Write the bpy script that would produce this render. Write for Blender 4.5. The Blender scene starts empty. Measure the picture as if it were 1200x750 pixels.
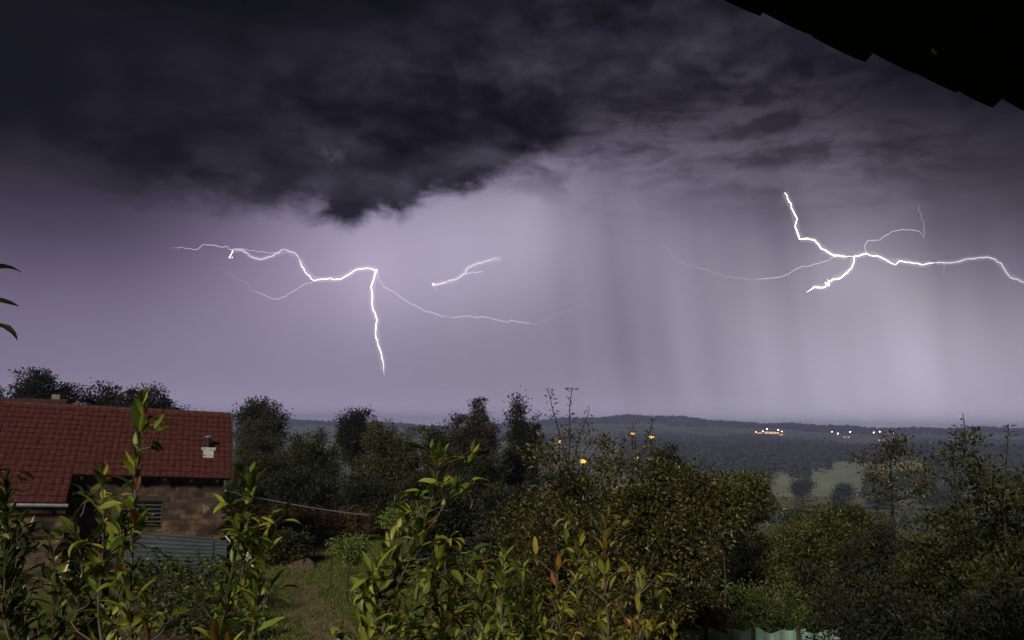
import bpy, bmesh, math, random
import numpy as np
from mathutils import Vector, Matrix

rad = math.radians
sc = bpy.context.scene
col = sc.collection

# ------------------------------------------------------------------ camera
FPX = 933.0                      # focal length in photo pixels (photo 1200 x 750)
CAMZ = 5.6
PITCH = math.atan(131 / FPX)
ROLL = rad(0.8)
cam_pos = np.array([0.0, 0.0, CAMZ])
_f = np.array([0, math.cos(PITCH), math.sin(PITCH)])
_r0 = np.array([1.0, 0, 0]); _u0 = np.array([0, -math.sin(PITCH), math.cos(PITCH)])
_r = _r0 * math.cos(ROLL) + _u0 * math.sin(ROLL)
_u = -_r0 * math.sin(ROLL) + _u0 * math.cos(ROLL)
cd = bpy.data.cameras.new('camera'); cam = bpy.data.objects.new('camera', cd); col.objects.link(cam)
cd.sensor_width = 36; cd.lens = 36 * FPX / 1200; cd.clip_start = 0.05; cd.clip_end = 30000
cam.matrix_world = Matrix(((_r[0], _u[0], -_f[0], 0), (_r[1], _u[1], -_f[1], 0), (_r[2], _u[2], -_f[2], CAMZ), (0, 0, 0, 1)))
sc.camera = cam

def ray(px, py):
    return _r * (px - 600) / FPX + _u * (375 - py) / FPX + _f
def P(px, py, D):                # world point seen at a photo pixel, D metres ahead
    d = ray(px, py); return cam_pos + d * (D / d[1])
def ang(px, py):                 # azimuth, elevation (degrees) of a direction
    d = ray(px, py); return math.degrees(math.atan2(d[0], d[1])), math.degrees(math.atan2(d[2], math.hypot(d[0], d[1])))

# ------------------------------------------------------------------ render settings
sc.render.engine = 'CYCLES'
cy = sc.cycles
cy.use_denoising = True
try: cy.denoiser = 'OPENIMAGEDENOISE'
except Exception: pass
cy.max_bounces = 6; cy.diffuse_bounces = 3; cy.glossy_bounces = 2; cy.transmission_bounces = 3
cy.volume_bounces = 0; cy.transparent_max_bounces = 8
cy.sample_clamp_indirect = 4
vs = sc.view_settings
vs.view_transform = 'Standard'; vs.look = 'None'; vs.gamma = 1; vs.use_curve_mapping = False; vs.exposure = 0

# ------------------------------------------------------------------ node expression helper
class E:
    nt = None
    def __init__(s, sock): s.s = sock
    @staticmethod
    def m(op, *a, clamp=False):
        n = E.nt.nodes.new('ShaderNodeMath'); n.operation = op; n.use_clamp = clamp
        for i, v in enumerate(a):
            if isinstance(v, E): E.nt.links.new(v.s, n.inputs[i])
            else: n.inputs[i].default_value = float(v)
        return E(n.outputs[0])
    def __add__(s, o): return E.m('ADD', s, o)
    __radd__ = __add__
    def __sub__(s, o): return E.m('SUBTRACT', s, o)
    def __rsub__(s, o): return E.m('SUBTRACT', o, s)
    def __mul__(s, o): return E.m('MULTIPLY', s, o)
    __rmul__ = __mul__
    def __truediv__(s, o): return E.m('DIVIDE', s, o)
    def __rtruediv__(s, o): return E.m('DIVIDE', o, s)
def clamp01(a): return E.m('ADD', a, 0, clamp=True)
def sstep(x, lo, hi):
    t = clamp01((x - lo) / (hi - lo)); return t * t * (3 - 2 * t)
def emax(a, b): return E.m('MAXIMUM', a, b)
def combine(x, y, z):
    n = E.nt.nodes.new('ShaderNodeCombineXYZ')
    for i, v in enumerate((x, y, z)):
        if isinstance(v, E): E.nt.links.new(v.s, n.inputs[i])
        else: n.inputs[i].default_value = v
    return E(n.outputs[0])
def enoise(vec, scale, detail=5, rough=0.55, dist=0.0, lac=2.0):
    n = E.nt.nodes.new('ShaderNodeTexNoise'); n.noise_dimensions = '3D'
    E.nt.links.new(vec.s, n.inputs['Vector'])
    n.inputs['Scale'].default_value = scale; n.inputs['Detail'].default_value = detail
    n.inputs['Roughness'].default_value = rough; n.inputs['Distortion'].default_value = dist
    n.inputs['Lacunarity'].default_value = lac
    return E(n.outputs[0])
def ecurve(x, pts, lo, hi):      # smooth 1D table of x through a colour ramp; pts = [(x, value)]
    n = E.nt.nodes.new('ShaderNodeValToRGB'); cr = n.color_ramp; cr.interpolation = 'B_SPLINE' if False else 'EASE'
    x0, x1 = pts[0][0], pts[-1][0]
    E.nt.links.new(((x - x0) / (x1 - x0)).s, n.inputs[0])
    while len(cr.elements) < len(pts): cr.elements.new(0.5)
    for el, (a, v) in zip(cr.elements, pts):
        el.position = (a - x0) / (x1 - x0)
    for el, (a, v) in zip(cr.elements, pts):
        g = (v - lo) / (hi - lo); el.color = (g, g, g, 1)
    sep = E.nt.nodes.new('ShaderNodeSeparateColor'); E.nt.links.new(n.outputs[0], sep.inputs[0])
    return E(sep.outputs[0]) * (hi - lo) + lo

# ------------------------------------------------------------------ world: dusk sky covered by a lightning-lit storm
SUN_EL, SUN_AZ = rad(32), rad(205)          # low light from behind, past the left end of the own house
w = bpy.data.worlds.new('World'); sc.world = w; w.use_nodes = True
nt = w.node_tree; nt.nodes.clear(); E.nt = nt
out = nt.nodes.new('ShaderNodeOutputWorld')
tc = nt.nodes.new('ShaderNodeTexCoord')
nrm = nt.nodes.new('ShaderNodeVectorMath'); nrm.operation = 'NORMALIZE'; nt.links.new(tc.outputs['Generated'], nrm.inputs[0])
sp = nt.nodes.new('ShaderNodeSeparateXYZ'); nt.links.new(nrm.outputs[0], sp.inputs[0])
dx, dy, dz = (E(sp.outputs[i]) for i in range(3))
DEG = 57.29578
AZ = E.m('ARCTAN2', dx, dy) * DEG
EL = E.m('ARCSINE', dz) * DEG
def gauss(px, py, sx, sy, tilt=0.0):          # soft patch of sky light round the direction of a photo pixel
    a, e = ang(px, py); ka = 1 / (sx / 16.28); ke = 1 / (sy / 16.28)
    u = (AZ - a + (EL - e) * tilt) * ka; v = (EL - e) * ke
    return E.m('EXPONENT', (u * u + v * v) * -0.5)
# cloud deck coordinates: the direction met with a level layer
hz_ = emax(dz, 0.0) + 0.16
cu, cv = dx / hz_, dy / hz_
cp = combine(cu, cv, 0.0)
adir = combine(AZ / 10.0, EL / 10.0, 0.3)
# warp
wx = enoise(adir, 1.3, 3, 0.5) - 0.5
wy = enoise(combine(AZ / 10.0, EL / 10.0, 4.7), 1.3, 3, 0.5) - 0.5
warp = combine(cu + wx * 0.9, cv + wy * 0.9, 1.0)
n_big = enoise(warp, 0.85, 7, 0.56)
n_fine = enoise(combine(AZ / 10.0 + wx * 0.8, EL / 5.6 + wy * 1.0, 2.0), 1.5, 8, 0.58)
n_edge = enoise(combine(AZ / 10.0 + wx * .6, EL / 6.5 + wy * .6, 7.0), 2.4, 9, 0.64)
n_soft = enoise(combine(AZ / 10.0 + wx * 0.5, EL / 6.0, 9.0), 0.8, 3, 0.5)
# lower edge of the cloud along azimuth
edge_px = [(-900, 185), (-200, 185), (0, 200), (110, 218), (220, 238), (310, 246), (375, 250), (412, 266), (448, 252), (520, 232), (585, 208), (640, 190), (700, 166), (770, 144), (860, 132), (960, 146), (1060, 168), (1200, 200), (1400, 215), (2400, 215)]
tab = [];
for px, py in edge_px: a, e = ang(px, py); tab.append((a, e))
tab = sorted(tab)
ebase = ecurve(AZ, tab, 8, 28)
soft_px = [(-900, 6.0), (0, 4.2), (200, 2.6), (330, 1.5), (410, .95), (560, 1.15), (630, 2.2), (720, 3.8), (850, 5.0), (1000, 6.5), (1200, 7), (2400, 7)]
soft = ecurve(AZ, sorted((ang(px, 250)[0], v) for px, v in soft_px), 0, 8)
h = EL - ebase + (n_edge - 0.5) * 4.4
mask = sstep(h / soft, -0.55, 0.9)
# rain light below the cloud
streak = (enoise(combine(AZ * 0.13 + EL * 0.022, EL * 0.03, 1.0), 1.0, 1.0, 0.5) - 0.5) * 1.2 + (enoise(combine(AZ * 0.36 + EL * 0.04, EL * 0.035, 3.0), 1.0, 1.5, 0.5) - 0.5) * .75
LIT = [(60, 440, 230, 90, .068), (330, 430, 190, 110, .075), (415, 300, 110, 70, .195), (575, 275, 120, 75, .19), (560, 430, 200, 110, .085), (700, 210, 60, 90, .03), (800, 400, 150, 140, .115),
       (840, 250, 130, 90, .045), (1035, 440, 105, 110, .215), (1150, 470, 130, 80, .09), (950, 330, 110, 90, .045), (1450, 450, 250, 120, .16), (-300, 430, 250, 120, .077), (750, 505, 520, 50, .16),
       (438, 330, 26, 40, .03), (985, 315, 34, 26, .09), (755, 510, 2000, 22, .44), (640, 250, 50, 50, .06)]
lit = 0.012 + sum((a_ * gauss(x_, y_, sx_, sy_, -.15 if x_ == 1035 else 0) for x_, y_, sx_, sy_, a_ in LIT[1:]), LIT[0][4] * gauss(*LIT[0][:4]))
rainw = sstep(AZ, ang(620, 300)[0], ang(720, 300)[0])
lit = lit * 1.13 * (1 - 0.35 * gauss(60, 235, 150, 45)) * (1 - 0.45 * gauss(1200, 235, 110, 75)) * (1 + streak * (0.10 + rainw * 0.62) * sstep(EL, -3, 6)) * (1 - 0.12 * gauss(665, 290, 26, 90, -.12)) * (1 - 0.25 * gauss(880, 260, 90, 90, 0.25))
# cloud underside light: lumpy layers, brighter where the flashes shine through
w2x = enoise(combine(AZ / 10.0, EL / 7.0, 21.0), 1.0, 4, 0.55) - 0.5
w2y = enoise(combine(AZ / 10.0, EL / 7.0, 33.0), 1.0, 4, 0.55) - 0.5
c1 = enoise(combine(AZ / 10.0 + w2x * .9, EL / 5.2 + w2y * 1.0, 11.0), 0.95, 7, 0.54)
c2 = enoise(combine(AZ / 10.0 + w2y * .7, EL / 5.0 + w2x * .7, 15.0), 2.2, 7, 0.56)
s1 = sstep(c1, 0.36, 0.66); s2 = sstep(c2, 0.36, 0.68)
lump = s1 * 0.62 + s2 * 0.38
lump = lump * (lump * .6 + .4)
amp = (0.002 + 0.034 * gauss(455, 195, 170, 62) + 0.026 * gauss(640, 95, 150, 60) + 0.040 * gauss(850, 105, 190, 75) + 0.003 * gauss(300, 120, 220, 70)
       + 0.012 * gauss(1080, 170, 160, 60) + 0.022 * gauss(200, 215, 220, 26))
cl = lump * amp + 0.0004
hi = gauss(388, 185, 14, 8) * sstep(n_edge, .45, .6) * 0.06
cl = cl + hi
# ragged dark scud in front of the lighter deck to the right
scud = sstep(enoise(combine(AZ / 10.0 + w2x * .8, EL / 3.4 + w2y * .8, 51.0), 1.5, 8, 0.6), 0.42, 0.66) * (gauss(800, 118, 200, 46) + gauss(1010, 150, 190, 55) + gauss(620, 175, 60, 30))
front = sstep(dy, -0.25, 0.55)                # behind the viewer the storm is thinner and unlit
lit = lit * (0.22 + 0.78 * front)
L = (lit * (1 - mask) + cl * mask) * (1 - 0.62 * clamp01(scud))
# colour: violet where dim, greyer where bright and to the right
hue = clamp01(sstep(AZ, -34, 30) * 0.55 + sstep(L, 0.06, 0.36) * 0.45)
def chan(a, b, c): return (a * (1 - hue) + b * hue) * (1 - mask) + c * mask
cr_ = L * chan(1.10, 1.02, 1.07); cg_ = L * chan(0.865, 0.955, 0.96); cb_ = L * chan(1.42, 1.15, 1.45)
cc = nt.nodes.new('ShaderNodeCombineColor')
for i, c in enumerate((cr_, cg_, cb_)): nt.links.new(c.s, cc.inputs[i])
bg_cloud = nt.nodes.new('ShaderNodeBackground'); nt.links.new(cc.outputs[0], bg_cloud.inputs[0]); bg_cloud.inputs[1].default_value = 1.0
sky = nt.nodes.new('ShaderNodeTexSky'); sky.sky_type = 'NISHITA'; sky.sun_disc = False
sky.sun_elevation = SUN_EL; sky.sun_rotation = SUN_AZ
bg_sky = nt.nodes.new('ShaderNodeBackground'); nt.links.new(sky.outputs[0], bg_sky.inputs[0]); bg_sky.inputs[1].default_value = 0.05
mx = nt.nodes.new('ShaderNodeMixShader'); mx.inputs[0].default_value = 0.9996   # the storm covers nearly all of the clear sky
nt.links.new(bg_sky.outputs[0], mx.inputs[1]); nt.links.new(bg_cloud.outputs[0], mx.inputs[2]); nt.links.new(mx.outputs[0], out.inputs[0])
w.cycles.sampling_method = 'MANUAL'; w.cycles.sample_map_resolution = 512

# ------------------------------------------------------------------ the one sun lamp: dim and soft, last light behind the viewer
sd = bpy.data.lights.new('sun', 'SUN'); sun = bpy.data.objects.new('sun', sd); col.objects.link(sun)
sd.energy = 3.1; sd.angle = rad(9); sd.color = (1.0, 0.92, 0.80)
sdir = Vector((math.sin(SUN_AZ) * math.cos(SUN_EL), math.cos(SUN_AZ) * math.cos(SUN_EL), math.sin(SUN_EL)))
sun.rotation_euler = sdir.to_track_quat('Z', 'Y').to_euler()

# ------------------------------------------------------------------ general helpers
def tag(o, label=None, cat=None, group=None, kind=None):
    if label: o['label'] = label
    if cat: o['category'] = cat
    if group: o['group'] = group
    if kind: o['kind'] = kind
    return o
def empty(name, loc=(0, 0, 0), rz=0.0):
    o = bpy.data.objects.new(name, None); col.objects.link(o); o.location = loc; o.rotation_euler = (0, 0, rz); o.empty_display_size = .2
    return o
def link(name, me, m, parent=None, world=True):
    o = bpy.data.objects.new(name, me); col.objects.link(o)
    if m is not None: me.materials.append(m)
    if parent is not None:
        o.parent = parent
    return o
def mesh_np(name, V, faces, smooth=True):
    """faces: list of int arrays (M,k)"""
    me = bpy.data.meshes.new(name); V = np.asarray(V, np.float32)
    me.vertices.add(len(V)); me.vertices.foreach_set('co', V.ravel())
    loops = np.concatenate([f.ravel() for f in faces]).astype(np.int32)
    tot = np.concatenate([np.full(len(f), f.shape[1]) for f in faces]).astype(np.int32)
    st = np.concatenate([[0], np.cumsum(tot)[:-1]]).astype(np.int32)
    me.loops.add(len(loops)); me.loops.foreach_set('vertex_index', loops)
    me.polygons.add(len(tot)); me.polygons.foreach_set('loop_start', st); me.polygons.foreach_set('loop_total', tot)
    me.polygons.foreach_set('use_smooth', np.full(len(tot), smooth))
    me.update(calc_edges=True); me.validate()
    return me
class MB:                        # collects tubes / boxes / arbitrary faces into one mesh
    def __init__(s): s.V = []; s.F4 = []; s.F3 = []; s.n = 0
    def add(s, v, f):
        v = np.asarray(v, float); f = np.asarray(f, int) + s.n; s.V.append(v); s.n += len(v)
        (s.F4 if f.shape[1] == 4 else s.F3).append(f); return s
    def tube(s, pts, radii, sides=6, cap=True):
        pts = np.asarray(pts, float); n = len(pts)
        radii = np.broadcast_to(np.asarray(radii, float), (n,))
        t = np.gradient(pts, axis=0); t /= np.linalg.norm(t, axis=1, keepdims=True) + 1e-12
        ref = np.array([0.13, 0.21, 0.97]) if abs(t[:, 2]).mean() < .8 else np.array([0.97, .2, .1])
        a = np.cross(t, ref); a /= np.linalg.norm(a, axis=1, keepdims=True) + 1e-12; b = np.cross(t, a)
        th = np.arange(sides) * 2 * math.pi / sides
        V = pts[:, None] + radii[:, None, None] * (np.cos(th)[None, :, None] * a[:, None] + np.sin(th)[None, :, None] * b[:, None])
        i = np.arange(n - 1)[:, None] * sides; j = np.arange(sides)[None]; k = (j + 1) % sides
        F = np.stack([i + j, i + k, i + sides + k, i + sides + j], -1).reshape(-1, 4)
        s.add(V.reshape(-1, 3), F)
        if cap:
            base = s.n
            c = np.concatenate([[pts[0]], V[0], [pts[-1]], V[-1]])
            f = [[0, 1 + (q + 1) % sides, 1 + q] for q in range(sides)] + [[sides + 1, sides + 2 + q, sides + 2 + (q + 1) % sides] for q in range(sides)]
            s.add(c, f)
        return s
    def box(s, x0, x1, y0, y1, z0, z1):
        v = [(x, y, z) for z in (z0, z1) for y in (y0, y1) for x in (x0, x1)]
        s.add(v, [(0, 2, 3, 1), (4, 5, 7, 6), (0, 1, 5, 4), (2, 6, 7, 3), (0, 4, 6, 2), (1, 3, 7, 5)]); return s
    def slab(s, q, th):          # quad q (4 points) given thickness th along its normal
        q = np.asarray(q, float); n = np.cross(q[1] - q[0], q[3] - q[0]); n /= np.linalg.norm(n)
        v = np.concatenate([q, q - n * th]); s.add(v, [(0, 1, 2, 3), (7, 6, 5, 4), (0, 4, 5, 1), (1, 5, 6, 2), (2, 6, 7, 3), (3, 7, 4, 0)]); return s
    def grid(s, G):              # G: (a,b,3) sheet
        a, b = G.shape[:2]; i = np.arange(a - 1)[:, None] * b; j = np.arange(b - 1)[None]
        F = np.stack([i + j, i + j + 1, i + b + j + 1, i + b + j], -1).reshape(-1, 4); s.add(G.reshape(-1, 3), F); return s
    def build(s, name, m, parent=None, smooth=False):
        fs = []
        if s.F4: fs.append(np.concatenate(s.F4))
        if s.F3: fs.append(np.concatenate(s.F3))
        return link(name, mesh_np(name, np.concatenate(s.V), fs, smooth), m, parent)

# ------------------------------------------------------------------ materials
def newmat(name):
    m = bpy.data.materials.new(name); m.use_nodes = True; n = m.node_tree; n.nodes.clear()
    o = n.nodes.new('ShaderNodeOutputMaterial'); b = n.nodes.new('ShaderNodeBsdfPrincipled'); n.links.new(b.outputs[0], o.inputs[0])
    return m, n, b, o
def ramp(n, stops):
    r = n.nodes.new('ShaderNodeValToRGB'); e = r.color_ramp.elements
    while len(e) < len(stops): e.new(.5)
    for k, (p, c) in zip(e, stops): k.position = p
    for k, (p, c) in zip(e, stops): k.color = (*c, 1)
    return r
def noise_mat(name, stops, scale=5, rough=.8, detail=6, bump=0.0, spec=.3, metallic=0, coord='Object', stretch=(1, 1, 1), nrough=.6):
    m, n, b, o = newmat(name)
    t = n.nodes.new('ShaderNodeTexCoord'); mp = n.nodes.new('ShaderNodeMapping'); mp.inputs['Scale'].default_value = stretch
    n.links.new(t.outputs[coord], mp.inputs[0])
    no = n.nodes.new('ShaderNodeTexNoise'); no.inputs['Scale'].default_value = scale; no.inputs['Detail'].default_value = detail; no.inputs['Roughness'].default_value = nrough
    n.links.new(mp.outputs[0], no.inputs['Vector']); r = ramp(n, stops); n.links.new(no.outputs[0], r.inputs[0])
    n.links.new(r.outputs[0], b.inputs['Base Color']); b.inputs['Roughness'].default_value = rough; b.inputs['Specular IOR Level'].default_value = spec; b.inputs['Metallic'].default_value = metallic
    if bump:
        bu = n.nodes.new('ShaderNodeBump'); bu.inputs['Strength'].default_value = bump; bu.inputs['Distance'].default_value = .05
        n.links.new(no.outputs[0], bu.inputs['Height']); n.links.new(bu.outputs[0], b.inputs['Normal'])
    return m
def leaf_mat(name, stops, rough=.42, trans=.3, spec=.45):
    m, n, b, o = newmat(name)
    g = n.nodes.new('ShaderNodeNewGeometry'); r = ramp(n, stops); n.links.new(g.outputs['Random Per Island'], r.inputs[0])
    n.links.new(r.outputs[0], b.inputs['Base Color']); b.inputs['Roughness'].default_value = rough; b.inputs['Specular IOR Level'].default_value = spec
    tr = n.nodes.new('ShaderNodeBsdfTranslucent'); n.links.new(r.outputs[0], tr.inputs[0])
    mxs = n.nodes.new('ShaderNodeMixShader'); mxs.inputs[0].default_value = trans
    n.links.new(b.outputs[0], mxs.inputs[1]); n.links.new(tr.outputs[0], mxs.inputs[2]); n.links.new(mxs.outputs[0], o.inputs[0])
    return m
def emit_mat(name, c, s):
    m, n, b, o = newmat(name); n.nodes.remove(b); e = n.nodes.new('ShaderNodeEmission'); e.inputs[0].default_value = (*c, 1); e.inputs[1].default_value = s
    n.links.new(e.outputs[0], o.inputs[0]); return m

M = {}
M['bark'] = noise_mat('bark', [(.3, (.014, .011, .009)), (.7, (.05, .04, .031))], 14, .85, bump=.6, stretch=(1, 1, .25))
M['twig'] = noise_mat('young_bark', [(.3, (.05, .035, .025)), (.7, (.15, .11, .085))], 20, .6, stretch=(1, 1, .3))
M['leaf_fore'] = leaf_mat('leaf_fruit_near', [(0, (.035, .06, .01)), (.25, (.085, .125, .018)), (.55, (.18, .225, .028)), (.85, (.32, .35, .05)), (.96, (.40, .38, .06)), (.985, (.32, .12, .03)), (1, (.2, .06, .03))], .45, .35, .4)
M['leaf_fore_dark'] = leaf_mat('leaf_fruit_near_dark', [(0, (.014, .024, .006)), (.5, (.04, .06, .012)), (.84, (.11, .14, .024)), (.95, (.22, .22, .035)), (.985, (.25, .13, .03)), (1, (.25, .09, .03))], .34, .25, .5)
M['leaf_fore_yellow'] = leaf_mat('leaf_fruit_near_yellow', [(0, (.06, .085, .014)), (.35, (.15, .18, .026)), (.7, (.32, .31, .045)), (.88, (.40, .30, .05)), (.96, (.42, .16, .035)), (1, (.3, .06, .035))], .45, .35, .4)
M['leaf_pear'] = leaf_mat('leaf_pear', [(0, (.014, .018, .005)), (.45, (.044, .046, .010)), (.8, (.10, .094, .019)), (.95, (.22, .17, .03)), (1, (.26, .13, .03))], .5, .22, .5)
M['leaf_yellow'] = leaf_mat('leaf_yellow_green', [(0, (.02, .026, .006)), (.45, (.052, .058, .011)), (.8, (.11, .108, .02)), (1, (.2, .17, .03))], .5, .22, .5)
M['leaf_black'] = leaf_mat('leaf_black_green', [(0, (.005, .008, .004)), (1, (.014, .018, .008))], .7, .1, .2)  # deep shade of the gap painted into the leaf colour
M['leaf_green'] = leaf_mat('leaf_green', [(0, (.025, .045, .01)), (.6, (.07, .10, .018)), (1, (.15, .18, .03))], .5, .25)
M['leaf_dark'] = leaf_mat('leaf_dark', [(0, (.012, .018, .008)), (.7, (.03, .036, .014)), (1, (.05, .05, .02))], .6, .2, .3)  # dark foliage; on the lower right bushes it stands in for shade
M['leaf_bright'] = leaf_mat('leaf_bright', [(0, (.06, .10, .018)), (.6, (.15, .21, .035)), (1, (.27, .32, .06))], .5, .25)
M['leaf_mid'] = leaf_mat('leaf_mid', [(0, (.014, .02, .006)), (.6, (.042, .052, .013)), (1, (.10, .105, .024))], .6, .2, .3)
M['leaf_olive'] = leaf_mat('leaf_olive', [(0, (.03, .036, .010)), (.6, (.07, .078, .02)), (1, (.13, .135, .034))], .6, .2, .3)
M['leaf_willow'] = leaf_mat('leaf_willow', [(0, (.035, .04, .022)), (.6, (.065, .07, .036)), (1, (.09, .095, .05))], .6, .2, .3)
M['leaf_brown'] = leaf_mat('leaf_brown', [(0, (.03, .026, .016)), (.6, (.055, .045, .026)), (1, (.085, .065, .035))], .6, .2, .3)
M['leaf_far'] = leaf_mat('leaf_far', [(0, (.028, .040, .026)), (.6, (.055, .070, .042)), (1, (.085, .10, .055))], .7, .1, .2)
M['grass'] = leaf_mat('grass_blades', [(0, (.055, .085, .016)), (.6, (.11, .145, .026)), (1, (.20, .19, .05))], .6, .2, .3)
M['maize'] = leaf_mat('dry_maize', [(0, (.04, .02, .01)), (.6, (.09, .048, .022)), (1, (.18, .10, .045))], .7, .2, .2)
M['tile'] = noise_mat('terracotta_tiles', [(.28, (.022, .009, .008)), (.5, (.068, .017, .013)), (.72, (.125, .034, .021))], 5.5, .7, bump=.1, detail=9, nrough=.7)
M['tile_old'] = noise_mat('old_terracotta', [(.3, (.03, .010, .009)), (.7, (.06, .018, .015))], 2.5, .8)
M['tar'] = noise_mat('tarred_boards', [(.3, (.006, .005, .005)), (.7, (.014, .012, .012))], 4, .85, spec=.15)  # near black colour stands in for the shade under the eave
M['darkwood'] = noise_mat('dark_wood', [(.3, (.03, .02, .014)), (.7, (.07, .048, .034))], 6, .8, stretch=(1, 8, 1))
M['whitemetal'] = noise_mat('pale_lead', [(.3, (.3, .3, .3)), (.7, (.52, .52, .5))], 6, .5)
M['darkmetal'] = noise_mat('dark_metal', [(.3, (.012, .012, .013)), (.7, (.03, .03, .03))], 6, .5)
M['gutter'] = noise_mat('zinc', [(.3, (.2, .2, .21)), (.7, (.34, .34, .35))], 6, .45, metallic=.4)
M['sheet'] = noise_mat('grey_sheet', [(.25, (.05, .06, .07)), (.75, (.10, .115, .125))], 1.6, .5, spec=.4, stretch=(1, 1, 3))
M['plaster'] = noise_mat('old_plaster', [(.3, (.28, .25, .2)), (.7, (.42, .38, .32))], 2, .9)
M['old_lime'] = noise_mat('old_lime', [(.35, (.12, .095, .07)), (.65, (.26, .22, .17))], 9, .95)
M['glass'] = noise_mat('dark_glass', [(.3, (.006, .007, .009)), (.7, (.012, .013, .015))], 2, .12, spec=.5)
M['net'] = noise_mat('green_net', [(.3, (.10, .2, .16)), (.7, (.26, .38, .31))], 6, .6, stretch=(6, 6, .6))
M['netdark'] = noise_mat('dark_green_net', [(.3, (.006, .03, .023)), (.7, (.014, .055, .042))], 9, .7)
M['cable'] = noise_mat('pale_cable', [(.3, (.5, .48, .52)), (.7, (.68, .66, .7))], 5, .5)
M['soil'] = noise_mat('soil', [(.3, (.045, .03, .02)), (.7, (.12, .08, .05))], 7, .95, bump=.8)
M['path'] = noise_mat('path_soil', [(.25, (.07, .05, .025)), (.5, (.125, .088, .045)), (.75, (.19, .135, .07))], 2.2, .95, bump=.5, detail=9)
M['meadow'] = noise_mat('meadow_grass', [(.25, (.13, .165, .08)), (.5, (.20, .23, .125)), (.75, (.28, .28, .17))], .012, .95, detail=8, stretch=(1, .5, 1))
M['lamp_warm'] = emit_mat('sodium_lamp', (1.0, .60, .14), 1.35)
M['lamp_gold'] = emit_mat('far_warm_lamp', (1.0, .66, .30), 45)
M['lamp_white'] = emit_mat('far_white_lamp', (1.0, .78, .6), 45)
M['lamp_green'] = emit_mat('far_green_lamp', (.85, 1.0, .3), 40)
M['window_lit'] = emit_mat('lit_window', (1.0, .62, .24), 7)
M['bolt'] = emit_mat('lightning', (1.0, .90, 1.0), 2.2)
M['bolt_soft'] = emit_mat('lightning_thin', (1.0, .9, 1.0), 1.0)
M['bolt_mid'] = emit_mat('lightning_branch', (1.0, .86, 1.0), .74)
M['bolt_faint'] = emit_mat('lightning_faint', (1.0, .82, 1.0), .46)

def glow_mat():                  # halo of the stroke, added as a thin self-glowing sleeve of air
    m = bpy.data.materials.new('lit_air'); m.use_nodes = True; n = m.node_tree; n.nodes.clear(); o = n.nodes.new('ShaderNodeOutputMaterial'); e = n.nodes.new('ShaderNodeEmission')
    e.inputs[0].default_value = (1, .86, 1, 1); e.inputs[1].default_value = .0026; n.links.new(e.outputs[0], o.inputs['Volume']); return m
M['bolt_glow'] = glow_mat()

def brick_mat():
    m, n, b, o = newmat('rough_masonry')
    t = n.nodes.new('ShaderNodeTexCoord'); sx = n.nodes.new('ShaderNodeSeparateXYZ'); n.links.new(t.outputs['Object'], sx.inputs[0])
    cx_ = n.nodes.new('ShaderNodeCombineXYZ'); ad = n.nodes.new('ShaderNodeMath'); ad.operation = 'ADD'
    n.links.new(sx.outputs[0], ad.inputs[0]); n.links.new(sx.outputs[1], ad.inputs[1])
    n.links.new(ad.outputs[0], cx_.inputs[0]); n.links.new(sx.outputs[2], cx_.inputs[1])
    no0 = n.nodes.new('ShaderNodeTexNoise'); no0.inputs['Scale'].default_value = 1.1; n.links.new(cx_.outputs[0], no0.inputs['Vector'])
    vm = n.nodes.new('ShaderNodeVectorMath'); vm.operation = 'MULTIPLY_ADD'; vm.inputs[1].default_value = (.12, .12, 0); n.links.new(no0.outputs['Color'], vm.inputs[0]); n.links.new(cx_.outputs[0], vm.inputs[2])
    br = n.nodes.new('ShaderNodeTexBrick'); n.links.new(vm.outputs[0], br.inputs['Vector']); br.inputs['Scale'].default_value = 1
    br.inputs['Brick Width'].default_value = .42; br.inputs['Row Height'].default_value = .21; br.inputs['Mortar Size'].default_value = .018
    br.inputs['Color1'].default_value = (.05, .032, .024, 1); br.inputs['Color2'].default_value = (.22, .145, .09, 1); br.inputs['Mortar'].default_value = (.10, .085, .07, 1)
    no = n.nodes.new('ShaderNodeTexNoise'); no.inputs['Scale'].default_value = 1.7; no.inputs['Detail'].default_value = 7; n.links.new(t.outputs['Object'], no.inputs['Vector'])
    r = ramp(n, [(.34, (.16, .15, .15)), (.5, (.5, .45, .4)), (.68, (1.2, 1.05, .85))]); n.links.new(no.outputs[0], r.inputs[0])
    mu = n.nodes.new('ShaderNodeMix'); mu.data_type = 'RGBA'; mu.blend_type = 'MULTIPLY'; mu.inputs[0].default_value = 1
    n.links.new(br.outputs[0], mu.inputs[6]); n.links.new(r.outputs[0], mu.inputs[7]); n.links.new(mu.outputs[2], b.inputs['Base Color']); b.inputs['Roughness'].default_value = .95
    bu = n.nodes.new('ShaderNodeBump'); bu.inputs['Strength'].default_value = .7; bu.inputs['Distance'].default_value = .03; n.links.new(br.outputs[1], bu.inputs['Height']); bu.invert = True; n.links.new(bu.outputs[0], b.inputs['Normal'])
    return m
M['brick'] = brick_mat()

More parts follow.
